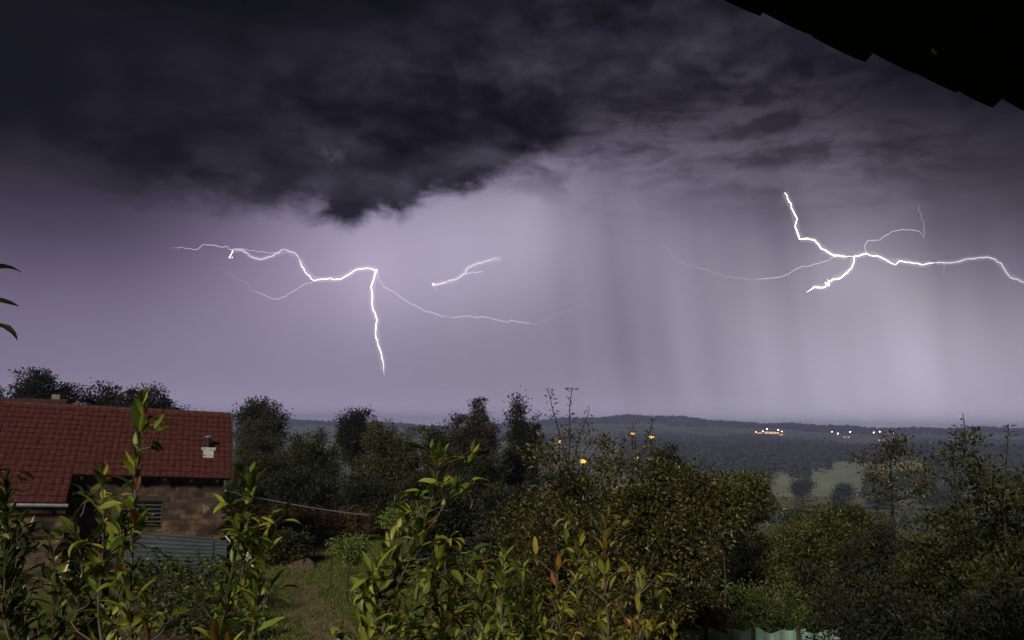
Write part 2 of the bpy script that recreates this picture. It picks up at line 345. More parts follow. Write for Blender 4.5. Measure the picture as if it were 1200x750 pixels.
def ground_mat():
    m, n, b, o = newmat('ground_cover')
    t = n.nodes.new('ShaderNodeTexCoord')
    no = n.nodes.new('ShaderNodeTexNoise'); no.inputs['Scale'].default_value = .9; no.inputs['Detail'].default_value = 10; no.inputs['Roughness'].default_value = .65; n.links.new(t.outputs['Object'], no.inputs['Vector'])
    r1 = ramp(n, [(.32, (.06, .045, .022)), (.5, (.085, .09, .024)), (.7, (.13, .135, .04))]); n.links.new(no.outputs[0], r1.inputs[0])
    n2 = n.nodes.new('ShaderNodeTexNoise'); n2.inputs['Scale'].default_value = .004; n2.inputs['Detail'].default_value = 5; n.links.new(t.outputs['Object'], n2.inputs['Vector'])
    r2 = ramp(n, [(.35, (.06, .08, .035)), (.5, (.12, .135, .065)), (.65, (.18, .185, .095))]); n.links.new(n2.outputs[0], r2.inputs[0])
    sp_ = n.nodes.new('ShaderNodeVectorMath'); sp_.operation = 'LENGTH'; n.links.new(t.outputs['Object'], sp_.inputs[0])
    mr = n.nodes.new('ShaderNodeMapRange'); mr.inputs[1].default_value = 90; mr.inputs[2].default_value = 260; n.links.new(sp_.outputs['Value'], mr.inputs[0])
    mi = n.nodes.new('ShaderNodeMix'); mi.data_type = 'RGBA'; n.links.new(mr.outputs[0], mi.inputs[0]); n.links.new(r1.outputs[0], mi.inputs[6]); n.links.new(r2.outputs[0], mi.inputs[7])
    n.links.new(mi.outputs[2], b.inputs['Base Color']); b.inputs['Roughness'].default_value = .95; b.inputs['Specular IOR Level'].default_value = .15
    bu = n.nodes.new('ShaderNodeBump'); bu.inputs['Strength'].default_value = .6; bu.inputs['Distance'].default_value = .08; n.links.new(no.outputs[0], bu.inputs['Height']); n.links.new(bu.outputs[0], b.inputs['Normal'])
    return m
M['ground'] = ground_mat()

# ------------------------------------------------------------------ terrain
def az_of(px): return math.atan((px - 600) / FPX)
RR = np.array([0, 44, 120, 300, 620, 800, 1300, 1800, 2300, 3300, 4600, 6000.])
ridge_px = [(-2400, 503), (-200, 497), (150, 496), (270, 493), (345, 490), (395, 493), (455, 496), (530, 499), (610, 495), (670, 489), (735, 486), (800, 489), (870, 493), (950, 498), (1010, 500), (1100, 501), (1180, 500), (1400, 503), (3600, 505)]
AZT = np.array([az_of(p) for p, _ in ridge_px])
PROF = []
for p, y in ridge_px:
    d = ray(p, y) if -300 < p < 1500 else ray(min(max(p, -300), 1500), y)
    topz = CAMZ + 3300 * d[2] / math.hypot(d[0], d[1]) - 12
    left = min(max((p - 620) / 180, 0), 1)      # 0 left of the valley view, 1 in it
    mid = 1 if 640 < p < 1250 else 0
    PROF.append([0, 0, -8, -24, -38, -37, -22, -24, -12 - 6 * (p > 950), topz, topz - 45, topz - 140])
PROF = np.array(PROF)
def gz(x, y):
    """ground height; x, y arrays or numbers"""
    x = np.asarray(x, float); y = np.asarray(y, float)
    r = np.hypot(x, y); a = np.arctan2(x, y)
    ai = np.clip(np.interp(a, AZT, np.arange(len(AZT))), 0, len(AZT) - 1.001)
    ri = np.interp(r, RR, np.arange(len(RR))); ri = np.clip(ri, 0, len(RR) - 1.001)
    i0 = ai.astype(int); fa = ai - i0; fa = fa * fa * (3 - 2 * fa)
    j0 = ri.astype(int); fr = ri - j0; fr = fr * fr * (3 - 2 * fr) * .5 + fr * .5
    z = (PROF[i0, j0] * (1 - fa) + PROF[i0 + 1, j0] * fa) * (1 - fr) + (PROF[i0, j0 + 1] * (1 - fa) + PROF[i0 + 1, j0 + 1] * fa) * fr
    z = z + np.clip((r - 300) / 1500, 0, 1) * 5 * (np.sin(x * .011 + 1) * np.cos(y * .006) + .5 * np.sin(x * .027 - y * .013))
    z = z + np.clip((r - 8) / 30, 0, 1) * .05 * (np.sin(x * 1.3) * np.cos(y * .9) + .6 * np.sin(x * .53 + y * 1.7))
    return z
def ground_at(px, py):           # where a photo pixel meets the near ground
    d = ray(px, py)
    lo, hi = 2.0, 4000.0
    for D in np.geomspace(3, 4000, 900):
        p = cam_pos + d * (D / d[1])
        if p[2] <= gz(p[0], p[1]): return p
    return cam_pos + d * 60 / d[1]
az = np.concatenate([np.linspace(-math.pi, -.75, 40, endpoint=False), np.linspace(-.75, .75, 300), np.linspace(.75, math.pi, 41)[1:]])
rr = np.concatenate([[0.0, 1.5], np.geomspace(3, 4700, 230)])
A_, R_ = np.meshgrid(az, rr)
X_, Y_ = R_ * np.sin(A_), R_ * np.cos(A_)
mb = MB(); mb.grid(np.stack([X_, Y_, gz(X_, Y_)], -1))
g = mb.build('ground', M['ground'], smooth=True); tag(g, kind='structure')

def drape(name, poly_px, m, lift, n=40, rough=.15):
    """sheet over the terrain, outline given by four photo corners on the ground (near-left, near-right, far-right, far-left)"""
    c = [ground_at(*q) for q in poly_px]
    rng = np.random.default_rng(5)
    u = np.linspace(0, 1, n); U, V = np.meshgrid(u, u)
    p = lambda k: np.array(c[k])[None, None, :2]
    XY = (1 - V[..., None]) * ((1 - U[..., None]) * p(0) + U[..., None] * p(1)) + V[..., None] * ((1 - U[..., None]) * p(3) + U[..., None] * p(2))
    wd = np.linalg.norm(np.array(c[1])[:2] - np.array(c[0])[:2])
    wob = (np.sin(V * 17 + 1) + .6 * np.sin(V * 41 + 2)) * wd * rough * .2
    XY[..., 0] += wob * (2 * U - 1)
    XY[..., 1] += (np.sin(U * 13) + .6 * np.sin(U * 31 + 1)) * wd * rough * .2 * (2 * V - 1)
    z = gz(XY[..., 0], XY[..., 1]) + lift
    b_ = MB(); b_.grid(np.concatenate([XY, z[..., None]], -1)); o = b_.build(name, m, smooth=True); return tag(o, kind='structure')

# ------------------------------------------------------------------ foliage
def norm(v): return v / (np.linalg.norm(v, axis=-1, keepdims=True) + 1e-12)
def leaves_lo(pos, axis, up, ln, wd, fold=.25):
    """four-corner leaves folded along the midrib"""
    N = len(pos); axis = norm(axis); side = norm(np.cross(axis, up)); nn = np.cross(side, axis)
    ln = np.broadcast_to(ln, (N,))[:, None]; wd = np.broadcast_to(wd, (N,))[:, None]
    b = pos; t = pos + axis * ln - nn * ln * .12
    mid = pos + axis * ln * .42
    l = mid + side * wd * .5 + nn * wd * fold; r = mid - side * wd * .5 + nn * wd * fold
    V = np.stack([b, r, t, l], 1).reshape(-1, 3)
    k = np.arange(N)[:, None] * 4
    return V, np.concatenate([k + [0, 1, 2], k + [0, 2, 3]])
HT = np.array([0, .12, .3, .52, .74, .9, 1.0]); HW = np.array([.02, .55, .92, 1.0, .74, .36, .015])
def leaves_hi(pos, axis, up, ln, wd, curl, fold, rng):
    """curved, folded, pointed leaves with a short stalk"""
    N = len(pos); axis = norm(axis); side = norm(np.cross(axis, up)); nn = np.cross(side, axis)
    S = len(HT); s = HT[None, :, None]; L = ln[:, None, None]; W = wd[:, None, None]
    th = curl[:, None, None] * s
    cx = np.sin(th) / np.maximum(np.abs(curl[:, None, None]), 1e-3) * np.sign(curl[:, None, None]); cz = -(1 - np.cos(th)) / np.maximum(np.abs(curl[:, None, None]), 1e-3)
    stalk = pos[:, None] + axis[:, None] * L * .18
    c = stalk + axis[:, None] * L * cx + nn[:, None] * L * cz
    ln_n = nn[:, None] * np.cos(th) + axis[:, None] * np.sin(th)
    hw = W * .5 * HW[None, :, None]
    wavy = 1 + .12 * np.sin(s * 11 + rng.random(N)[:, None, None] * 6)
    fo = fold[:, None, None]
    l = c + side[:, None] * hw * np.cos(fo) * wavy + ln_n * hw * np.sin(fo); r = c - side[:, None] * hw * np.cos(fo) + ln_n * hw * np.sin(fo) * wavy
    V = np.stack([l, c, r], 2).reshape(N, S * 3, 3)
    ps = side * .0022; st = np.stack([pos - ps, pos + ps], 1)
    V = np.concatenate([V, st], 1); K = S * 3 + 2
    fs = []
    for i in range(S - 1):
        a = i * 3; fs += [(a, a + 1, a + 4, a + 3), (a + 1, a + 2, a + 5, a + 4)]
    fs.append((S * 3, S * 3 + 1, 2, 0))
    F = (np.arange(N)[:, None, None] * K + np.array(fs)[None]).reshape(-1, 4)
    return V.reshape(-1, 3), F
def smooth_path(pts, n):
    pts = np.asarray(pts, float); d = np.concatenate([[0], np.cumsum(np.linalg.norm(np.diff(pts, axis=0), axis=1))]); d /= d[-1]
    u = np.linspace(0, 1, n); q = np.stack([np.interp(u, d, pts[:, k]) for k in range(3)], 1)
    for _ in range(max(1, n // 8)):
        q[1:-1] = (q[:-2] + 2 * q[1:-1] + q[2:]) / 4
    return q

def make_tree(name, label, cat, x, y, ell, leaf, mat, seed, ncl=120, per=45, cr=.35, trunk_r=.12, z0=None, group=None, shoots=(), limbs=True, up_bias=.35, shell=.5, lean=0.0, aspect=.5):
    """ell: list of crown ellipsoids (cx,cy,cz,rx,ry,rz) in metres from the trunk foot"""
    rng = np.random.default_rng(seed)
    z0 = float(gz(x, y)) - .05 if z0 is None else z0
    root = empty(name, (x, y, z0)); tag(root, label, cat, group)
    ell = np.array(ell, float); vol = ell[:, 3] * ell[:, 4] * ell[:, 5]
    pick = rng.choice(len(ell), ncl, p=vol ** .8 / (vol ** .8).sum())
    d = norm(rng.normal(size=(ncl, 3))); d = d / (np.abs(d) ** 2.5).sum(1, keepdims=True) ** (1 / 2.5) * .96; rr_ = rng.random(ncl) ** shell
    lump = 1 + .18 * np.sin(d[:, 0] * 5 + seed) * np.cos(d[:, 1] * 4 + seed * 2) + .14 * np.sin(d[:, 2] * 7 + seed)
    C = ell[pick, :3] + d * ell[pick, 3:] * (rr_ * lump)[:, None]
    # trunk and limbs
    tb = MB(); top = ell[:, 2].max(); c0 = ell[0, :3]
    hgt = max(ell[:, 2] + ell[:, 5] * .5)
    tp = smooth_path([(0, 0, -.1), (lean * .3 + rng.normal() * .05, rng.normal() * .05, hgt * .25), (c0[0] * .6 + lean * .5, c0[1] * .6, hgt * .55), (c0[0], c0[1], hgt)], 14)
    tr = trunk_r * np.linspace(1, .18, 14) ** .9; tr[0] *= 1.35
    tb.tube(tp, tr, 8)
    if limbs:
        order = np.argsort(np.hypot(C[:, 0] - c0[0], C[:, 1] - c0[1]) + .35 * np.abs(C[:, 2] - hgt * .6)); nodes = [tuple(p_) for p_ in tp[4:]]; nt_ = len(nodes); par = np.zeros(ncl, int)
        N_ = np.zeros((nt_ + ncl, 3)); N_[:nt_] = tp[4:]; cnt_n = nt_
        where = np.zeros(ncl, int)
        for k in order:
            dv = C[k] - N_[:cnt_n]; dist = np.linalg.norm(dv, axis=1); cost = dist + np.clip(-dv[:, 2], 0, None) * 1.2 + .15 * np.arange(cnt_n) / max(cnt_n, 1) * 0
            par[k] = int(np.argmin(cost)); where[k] = cnt_n; N_[cnt_n] = C[k]; cnt_n += 1
        wgt = np.ones(nt_ + ncl)
        for k in order[::-1]: wgt[par[k]] += wgt[where[k]]
        for k in order:
            a_ = N_[par[k]]; c = C[k]; L_ = np.linalg.norm(c - a_); mid = (a_ + c) / 2 + rng.normal(size=3) * .09 * L_ - np.array([0, 0, .05 * L_])
            r1 = min(.0035 * trunk_r / .1 * wgt[where[k]] ** .55 + .003, trunk_r * .55); r0 = r1 * 1.15
            tb.tube(smooth_path([a_, mid, c], 5), np.linspace(r0, r1 * .8, 5), 4, cap=False)
    pos = []; ax = []
    cnt = rng.poisson(per, ncl) + 3
    for k in range(ncl):
        n = cnt[k]; sz = cr * (.6 + .8 * rng.random())
        o = rng.normal(size=(n, 3)) * sz * .5 * np.array([1, 1, .8]); p = C[k] + o
        out_ = norm(p - ell[pick[k], :3]) * .6 + norm(o) * .6 + np.array([0, 0, up_bias - .3]) + rng.normal(size=(n, 3)) * .5
        pos.append(p); ax.append(out_)
    for sh in shoots:                                # (points, leaves)  tall leafy rods above the crown
        pts, nl = sh; q = smooth_path(pts, 12); tb.tube(q, np.linspace(.018, .005, 12), 5)
        u = rng.random(nl) ** .8 * 11; i = u.astype(int).clip(0, 10); f = (u - i)[:, None]
        p = q[i] * (1 - f) + q[i + 1] * f
        o = norm(rng.normal(size=(nl, 3)) * np.array([1, 1, .4])); pos.append(p + o * .07 * rng.random((nl, 1))); ax.append(o + np.array([0, 0, .3]))
    pos = np.concatenate(pos); ax = norm(np.concatenate(ax)); N = len(pos)
    up = norm(np.array([0, 0, 1.0]) + rng.normal(size=(N, 3)) * .55)
    ln = leaf * (.6 + .7 * rng.random(N))
    V, F = leaves_lo(pos, ax, up, ln, ln * aspect)
    tb.build('trunk', M['bark'], root, smooth=True)
    link('crown', mesh_np('crown', V, [F], False), mat, root)
    return root

def px_tree(name, label, cat, x0, x1, ytop, D, seed, mat, leaf, kind='round', dens=1.0, bot=.15, group=None, ybot=None, depth=1.0, **kw):
    """tree whose crown spans photo columns x0..x1 and tops out at row ytop, D metres ahead"""
    top = P((x0 + x1) / 2, ytop, D); l = P(x0, ytop, D)[0]; r = P(x1, ytop, D)[0]
    X = (l + r) / 2; W = (r - l) / 2; z0 = float(gz(X, D)) - .05; H = top[2] - z0
    rng = np.random.default_rng(seed + 77)
    if ybot is not None: bot = max(.05, (P(X, ybot, D)[2] - z0) / H)
    zb = H * bot; hh = (H - zb) / 2; cz = zb + hh
    if kind == 'round':
        ell = [(0, 0, cz, W * .8, W * .8 * depth, hh * .95)]
        for k in range(5):
            a = rng.random() * 6.28; ell.append((math.cos(a) * W * .45, math.sin(a) * W * .45 * depth, cz + hh * (rng.random() * 1.1 - .6), W * .55, W * .55, hh * .5))
    elif kind == 'spiky':
        ell = [(0, 0, zb + hh * .75, W * .85, W * .85, hh * .75)]
        for k in range(6):
            a = rng.random() * 6.28; rr_ = W * .62 * rng.random(); t = .45 + .5 * rng.random()
            if k == 0: t = .95; rr_ = W * .15
            ell.append((math.cos(a) * rr_, math.sin(a) * rr_, zb + (H - zb) * t * .78, W * .26, W * .26, hh * .5))
        for i in range(1, len(ell)):
            e = list(ell[i]); e[5] = min(e[5], (H - e[2])); ell[i] = tuple(e)
    elif kind == 'tall':
        ell = [(0, 0, cz, W * .7, W * .7, hh * .95), (W * .25, 0, cz - hh * .3, W * .65, W * .65, hh * .55), (-W * .3, 0, cz - hh * .2, W * .55, W * .55, hh * .5)]
    vol = W * W * hh
    ncl = kw.pop('ncl', int(min(420, max(40, 60 * dens * (W * hh / .9 / (leaf / .15) ** 1.4) ** .7))))
    per = kw.pop('per', 55); cr = kw.pop('cr', max(leaf * 2.2, .17 * W))
    return make_tree(name, label, cat, X, D, ell, leaf, mat, seed, ncl=ncl, per=per, cr=cr, trunk_r=kw.pop('trunk_r', max(.06, H * .018)), group=group, **kw)

# ------------------------------------------------------------------ far land: woods, meadow, village lights
rng = np.random.default_rng(3)
def woods(name, label, pts, hts, wid, seed, quads=46, leaf=2.4):
    """a far wood as one mass: per tree a rough crown of leaf clumps and a stem"""
    rng = np.random.default_rng(seed); Vs = []; Fs = []; n = 0
    N = len(pts); d = norm(rng.normal(size=(N, quads, 3))); rad_ = rng.random((N, quads, 1)) ** .35
    con = (rng.random(N) < .3)[:, None, None]
    o = d * rad_
    w_ = (wid * (.7 + .6 * rng.random(N)))[:, None, None]; h_ = hts[:, None, None]
    taper = np.where(con, np.clip(1 - (o[..., 2:3] + 1) * .42, .1, 1), 1.0)
    p = np.concatenate([o[..., :2] * w_ * .5 * taper, h_ * (.52 + .48 * o[..., 2:3])], -1) + pts[:, None]
    p = p.reshape(-1, 3); ax = norm(d.reshape(-1, 3) + rng.normal(size=(N * quads, 3)) * .6); up = norm(rng.normal(size=(N * quads, 3)) + [0, 0, .8])
    ln = leaf * (.6 + .8 * rng.random(len(p)))
    V, F = leaves_lo(p - ax * ln[:, None] * .5, ax, up, ln, ln * .9)
    o_ = link(name, mesh_np(name, V, [F], False), M['leaf_far']); return tag(o_, label, 'woods', kind='stuff')
def scatter(px0, px1, r0, r1, n, seed, keep=None):
    rng = np.random.default_rng(seed); px = px0 + (px1 - px0) * rng.random(n); a = np.arctan((px - 600) / FPX)
    r = np.sqrt(r0 ** 2 + (r1 ** 2 - r0 ** 2) * rng.random(n)); x = r * np.sin(a); y = r * np.cos(a)
    if keep is not None:
        k = keep(px, r, rng); x, y = x[k], y[k]
    return np.stack([x, y, gz(x, y) - .5], 1)
# crest and face of the far ridge
p1 = scatter(-80, 1290, 2900, 3500, 5200, 1)
woods('ridge_woods', 'hazy wooded ridge running along the whole skyline', p1, 9 + 7 * rng.random(len(p1)), 13, 11, 26, 5.0)
p1b = scatter(560, 1290, 1900, 2450, 2600, 2, lambda px, r, g_: (np.sin(px * .021 + r * .004) + g_.random(len(px)) * .9 > .25))
woods('mid_woods', 'belt of hazy woods below the skyline ridge', p1b, 10 + 8 * rng.random(len(p1b)), 12, 12, 30, 4.2)
kp = lambda px, r, g_: np.where(px < 958 + 12 * np.sin(r * .02), r > 840 + 25 * np.sin(px * .07), np.where(px < 1085, r > 1120, r > 820))
p2 = scatter(730, 1290, 690, 1420, 3000, 4, kp)
woods('valley_woods', 'blue grey wood behind the valley meadow', p2, 13 + 9 * rng.random(len(p2)), 11, 13, 60, 2.6)
p3 = scatter(540, 1300, 190, 330, 150, 6)
woods('slope_woods', 'low scrub on the slope falling to the valley', p3, 3 + 3 * rng.random(len(p3)), 7, 14, 160, 1.0)
drape('meadow', [(876, 582), (1150, 583), (1130, 538), (946, 534)], M['meadow'], .25, 60, .12)
# single trees and copses standing at the near edge of the meadow
for k, (x0, x1, yt, D, lab) in enumerate([
    (926, 954, 556, 520, 'rounded blue grey tree at the left foot of the pale meadow'),
    (876, 902, 547, 560, 'small pale tree in front of the valley wood'),
    (1008, 1030, 549, 500, 'blue grey tree right of the pale meadow'),
    (1022, 1062, 555, 470, 'broad dark blue copse tree low at the right of the meadow'),
    (1060, 1100, 550, 500, 'tall blue grey tree behind the slender garden tree'),
    (975, 1000, 566, 460, 'low bush at the bottom of the pale meadow'),
    (1100, 1135, 556, 480, 'hazy tree seen through the right hand fruit tree'), (1040, 1080, 548, 560, 'dark copse tree behind the slender garden tree'), (1008, 1046, 566, 420, 'low dark copse bush left of the slender garden tree'), (1072, 1112, 565, 420, 'low dark copse bush right of the slender garden tree')]):
    px_tree('meadow_tree', lab, 'tree', x0, x1, yt, D, 300 + k, M['leaf_far'], 1.3, dens=1.2, bot=.08, ncl=90, per=30, group='trees round the valley meadow')
# village on the ridge
def far_house(label, px, r, L, Wd, H, rz, lit, storeys=1):
    a = az_of(px); x, y = r * math.sin(a), r * math.cos(a); z = float(gz(x, y))
    h_ = empty('village_house', (x, y, z), rz); tag(h_, label, 'house', 'houses of the village on the ridge')
    MB().box(-L / 2, L / 2, -Wd / 2, Wd / 2, -2, H).build('wall', M['plaster'], h_)
    rb = MB(); rh = Wd * .4
    rb.add([(-L / 2 - .5, -Wd / 2 - .6, H), (L / 2 + .5, -Wd / 2 - .6, H), (L / 2 + .5, 0, H + rh), (-L / 2 - .5, 0, H + rh), (L / 2 + .5, Wd / 2 + .6, H), (-L / 2 - .5, Wd / 2 + .6, H)],
           [(0, 1, 2, 3), (3, 2, 4, 5), (0, 5, 4, 1)]); rb.add([(-L / 2 - .5, -Wd / 2 - .6, H), (-L / 2 - .5, 0, H + rh), (-L / 2 - .5, Wd / 2 + .6, H), (L / 2 + .5, -Wd / 2 - .6, H), (L / 2 + .5, Wd / 2 + .6, H), (L / 2 + .5, 0, H + rh)], [(0, 1, 2), (3, 4, 5)])
    rb.build('roof', M['tile_old'], h_)
    for s_ in range(storeys):
        n = int(L / 4)
        for i in range(n):
            cx = -L / 2 + (i + .5) * L / n; zz = 1.2 + 3 * s_
            MB().box(cx - .8, cx + .8, -Wd / 2 - .06, -Wd / 2 - .01, zz, zz + 1.5).build('window', M['window_lit'] if (i * 7 + s_ * 3) % 3 < lit else M['glass'], h_)
    return h_
VR = 2650
far_house('long two storey house with lit windows under the ridge skyline', 903, VR, 44, 12, 7, -.2, 3, 2)
far_house('smaller lit house left of the long village house', 889, VR + 20, 16, 9, 5, -.1, 3)
far_house('lit house at the right end of the brightest village lights', 915, VR - 30, 15, 9, 6, -.3, 2)
far_house('dim village house between two white lamps', 990, VR, 18, 10, 6, -.3, 1)
far_house('village house beside the greenish lamp', 1030, VR, 16, 10, 6, -.3, 1)
far_house('village house at the right end of the lights', 1050, VR + 30, 16, 10, 5, -.3, 1)
def street_lamp(label, px, py, D, mat, size, group, far=False):
    p = P(px, py, D); z = float(gz(p[0], p[1])); hgt = max(2.5, p[2] - z)
    o = empty('street_lamp', (p[0], p[1], z)); tag(o, label, 'street lamp', group)
    t = .18 if far else .07
    MB().tube([(0, 0, -.5), (0, 0, hgt * .9), (0, -.3, hgt)], [t * 1.3, t, t * .8], 8).build('pole', M['darkmetal'], o)
    MB().box(-size * .8, size * .8, -size * .7 - .3, size * .7 - .3, hgt + size * .3 + .01, hgt + size * .3 + .08).build('lamp_hood', M['darkmetal'], o)
    th = np.linspace(0, math.pi, 9); MB().tube([(0, -.3, hgt - size * .5 * math.cos(t_)) for t_ in th], size * np.maximum(np.sin(th), .03) * .7, 12).build('lamp_glass', mat, o, smooth=True)
    return o
gl = 'lamps of the village on the ridge'
for px, py, m_, s_, lab in [(889, 506, 'lamp_gold', 2.4, 'warm lamp at the left end of the bright village lights'), (886, 507, 'lamp_gold', 1.6, 'small outermost warm lamp left of the bright village lights'), (894, 507, 'lamp_gold', 2.0, 'warm lamp between the left end and the brightest lamp'), (916, 507, 'lamp_gold', 1.8, 'small outermost warm lamp right of the bright village lights'), (899, 503, 'lamp_white', 3.0, 'brightest warm white lamp in front of the long lit house'), (906, 506, 'lamp_gold', 2.2, 'warm lamp right of the brightest village lamp'),
                       (912, 504, 'lamp_gold', 2.8, 'warm lamp at the right end of the bright village lights'), (975, 506, 'lamp_white', 1.6, 'faint lamp left of the pair of white lamps'), (982, 508, 'lamp_white', 2.6, 'rosy white lamp in the middle of the ridge'),
                       (996, 506, 'lamp_white', 2.1, 'small white lamp right of the rosy one'), (1024, 507, 'lamp_green', 2.7, 'greenish yellow lamp on the ridge'), (1031, 506, 'lamp_white', 2.3, 'white lamp right beside the greenish one'), (1047, 508, 'lamp_white', 2.3, 'last white lamp to the right on the ridge')]:
    street_lamp(lab, px, py, VR - 60, M[m_], s_, gl, True)
gn = 'sodium lamps beyond the fruit trees'
for px, py, D, s_, lab in [(741, 508, 80, .28, 'yellow street lamp above the pear tree, left of its tall twig'), (763, 512, 85, .38, 'bright yellow street lamp beside the tall twig of the pear tree'), (656, 517, 95, .4, 'yellow street lamp behind the two tall leafy rods'),
                      (683, 540, 70, .42, 'yellow street lamp glowing through the pear tree crown'), (745, 536, 75, .25, 'dim yellow lamp low behind the pear tree')]:
    street_lamp(lab, px, py, D, M['lamp_warm'], s_, gn)

# ------------------------------------------------------------------ barn
TH = rad(22); SH = -.036           # turned to the viewer; its eaves sink a little to the right
c_ = P(260, 600, 32.3)
barn = empty('barn', (c_[0], c_[1], 0), TH); tag(barn, 'old masonry barn with a red tiled roof and a small flue', 'barn')
def BV(x, y, z): return (x, y, z + SH * (x + 3) * (1 if z > .5 else 0))
EZ, EY, RZ, RY = 3.72, -.42, 6.3, 3.25      # eave and ridge
SL = (RZ - EZ) / (RY - EY)
XL, XS = -18.0, -5.3
LY = -1.72; LZ = EZ + (LY - EY) * SL        # eave of the left part, further down the same slope
def warpV(mb_):
    for v in mb_.V:
        k = np.clip(v[:, 2] / 3, 0, 1); v[:, 2] += SH * (v[:, 0] + 3) * k
    return mb_
wb = MB()
th_ = .35
wx0, wx1, wz0, wz1 = -3.55, -2.15, 1.72, 2.78    # window opening
wb.box(XS, wx0, 0, th_, -.2, EZ + .1).box(wx1, 0, 0, th_, -.2, EZ + .1).box(wx0, wx1, 0, th_, -.2, wz0).box(wx0, wx1, 0, th_, wz1, EZ + .1)
wb.box(XL, XS - .002, LY + .35, LY + .7, -.2, LZ + .05).box(XS - .35, XS - .003, LY + .7, 0, -.2, LZ + .2)
wb.box(-th_, 0, th_, 6.5, -.2, EZ + .1).box(XL, -th_, 6.15, 6.5, -.2, EZ)
wb.add([(0.0, 0, EZ + .1), (0.0, 6.5, EZ + .1), (0.0, RY, RZ - .1), (-th_, 0, EZ + .1), (-th_, 6.5, EZ + .1), (-th_, RY, RZ - .1)], [(0, 1, 2), (3, 5, 4)])
warpV(wb).build('wall', M['brick'], barn)
def tiled(x0, x1, y0, z0, y1, z1, tw=.23, course=.345, seed=0):
    rng = np.random.default_rng(seed); L = math.hypot(y1 - y0, z1 - z0); rows = int(round(L / course)); cols = int(round((x1 - x0) / tw)); b_ = MB()
    ux = np.linspace(x0, x1, cols * 6 + 1); ph = (ux - x0) / (x1 - x0) * cols
    prof = .020 * np.abs(np.sin(math.pi * ph)) ** .7
    ny, nz = -(z1 - z0) / L, (y1 - y0) / L
    jit = np.repeat(rng.normal(size=(rows, cols)) * .004, 6, axis=1); jit = np.concatenate([jit, jit[:, -1:]], 1)
    for r in range(rows):
        G = []
        for v, lift in ((0, -.012), (0.001, .036), (1.06, .0)):
            t = (r + v) / rows; h_ = prof + lift + jit[r]
            G.append(np.stack([ux, y0 + (y1 - y0) * t + ny * h_, z0 + (z1 - z0) * t + nz * h_], 1))
        b_.grid(np.array(G))
    return b_
rf = tiled(XS, .28, EY, EZ, RY, RZ, seed=1)
rl = tiled(XL, XS, LY, LZ, RY, RZ, seed=2)
for src in (rl,):
    for v, f in zip(src.V, src.F4): rf.add(v, f - f.min())
rf.slab([(XL, RY, RZ - .03), (XL, 6.9, EZ - .1), (.28, 6.9, EZ - .1), (.28, RY, RZ - .03)], .06)
warpV(rf)
roof = rf.build('roof', M['tile'], barn)
dk = MB(); dk.slab([(.2, EY + .06, EZ - .03), (.2, RY, RZ - .06), (XS, RY, RZ - .06), (XS, EY + .06, EZ - .03)], .05).slab([(XS, LY + .06, LZ - .03), (XS, RY, RZ - .06), (XL, RY, RZ - .06), (XL, LY + .06, LZ - .03)], .05)
for k in range(18):
    x = -.2 - k * .95; a = LY if x < XS else EY; z_ = LZ if x < XS else EZ
    dk.slab([(x, a + .05, z_ - .09), (x, 1.5, z_ - .09 + (1.5 - a) * SL), (x - .1, 1.5, z_ - .09 + (1.5 - a) * SL), (x - .1, a + .05, z_ - .09)], .12)
warpV(dk).build('rafter', M['darkwood'], roof)
rc = MB()
for k in range(52):                               # ridge caps, each a short overlapping half round
    x0 = .28 - k * .35; th = np.linspace(-.25, math.pi + .25, 9); G = []
    for x, r_ in ((x0, .125), (x0 - .38, .10)): G.append(np.stack([np.full(9, x), RY + r_ * np.cos(th), RZ - .03 + r_ * np.sin(th)], 1))
    rc.grid(np.array(G))
warpV(rc).build('ridge_cap', M['tile'], roof, smooth=True)
vb = MB(); vb.slab([(.3, EY - .02, EZ + .03), (.3, RY, RZ + .05), (.3, RY, RZ - .14), (.3, EY - .02, EZ - .16)], .03); warpV(vb).build('verge_board', M['darkwood'], roof)
gt = MB(); gt.tube([(XL, LY - .07, LZ - .05), (XS + .1, LY - .07, LZ - .07)], .065, 10); warpV(gt).build('gutter', M['gutter'], barn, smooth=True)
win = MB()
fr = .07
win.box(wx0, wx1, .05, .12, wz0, wz0 + fr).box(wx0, wx1, .05, .12, wz1 - fr, wz1).box(wx0, wx0 + fr, .05, .12, wz0 + fr, wz1 - fr).box(wx1 - fr, wx1, .05, .12, wz0 + fr, wz1 - fr).box((wx0 + wx1) / 2 - .03, (wx0 + wx1) / 2 + .03, .06, .11, wz0 + fr, wz1 - fr)
wo = warpV(win).build('window', M['darkwood'], barn)
pn = MB().box(wx0 + .02, wx1 - .02, .14, .16, wz0 + .02, wz1 - .02); warpV(pn).build('pane', M['glass'], wo)
br_ = MB()
for k in range(6): z = wz0 + .14 + k * .155; br_.tube([(wx0 + .02, .02, z), (wx1 - .02, .02, z)], .012, 6)
warpV(br_).build('bar', M['gutter'], wo, smooth=True)
lt = MB().box(wx0 - .2, wx1 + .2, -.02, .05, wz1 + .002, wz1 + .2); warpV(lt).build('lintel', M['darkwood'], barn)
pat = MB(); th = np.linspace(0, 6.28, 15)[:-1]; rr_ = .15 * (1 + .35 * np.sin(th * 3 + 1)); q = np.stack([-.62 + rr_ * np.cos(th) * .75, np.full(14, -.006), 2.5 + rr_ * np.sin(th) * 1.1], 1)
pat.add(np.concatenate([[(-.62, -.012, 2.5)], q]), [(0, 1 + k, 1 + (k + 1) % 14) for k in range(14)]); po = warpV(pat).build('plaster_patch', M['old_lime'], barn)
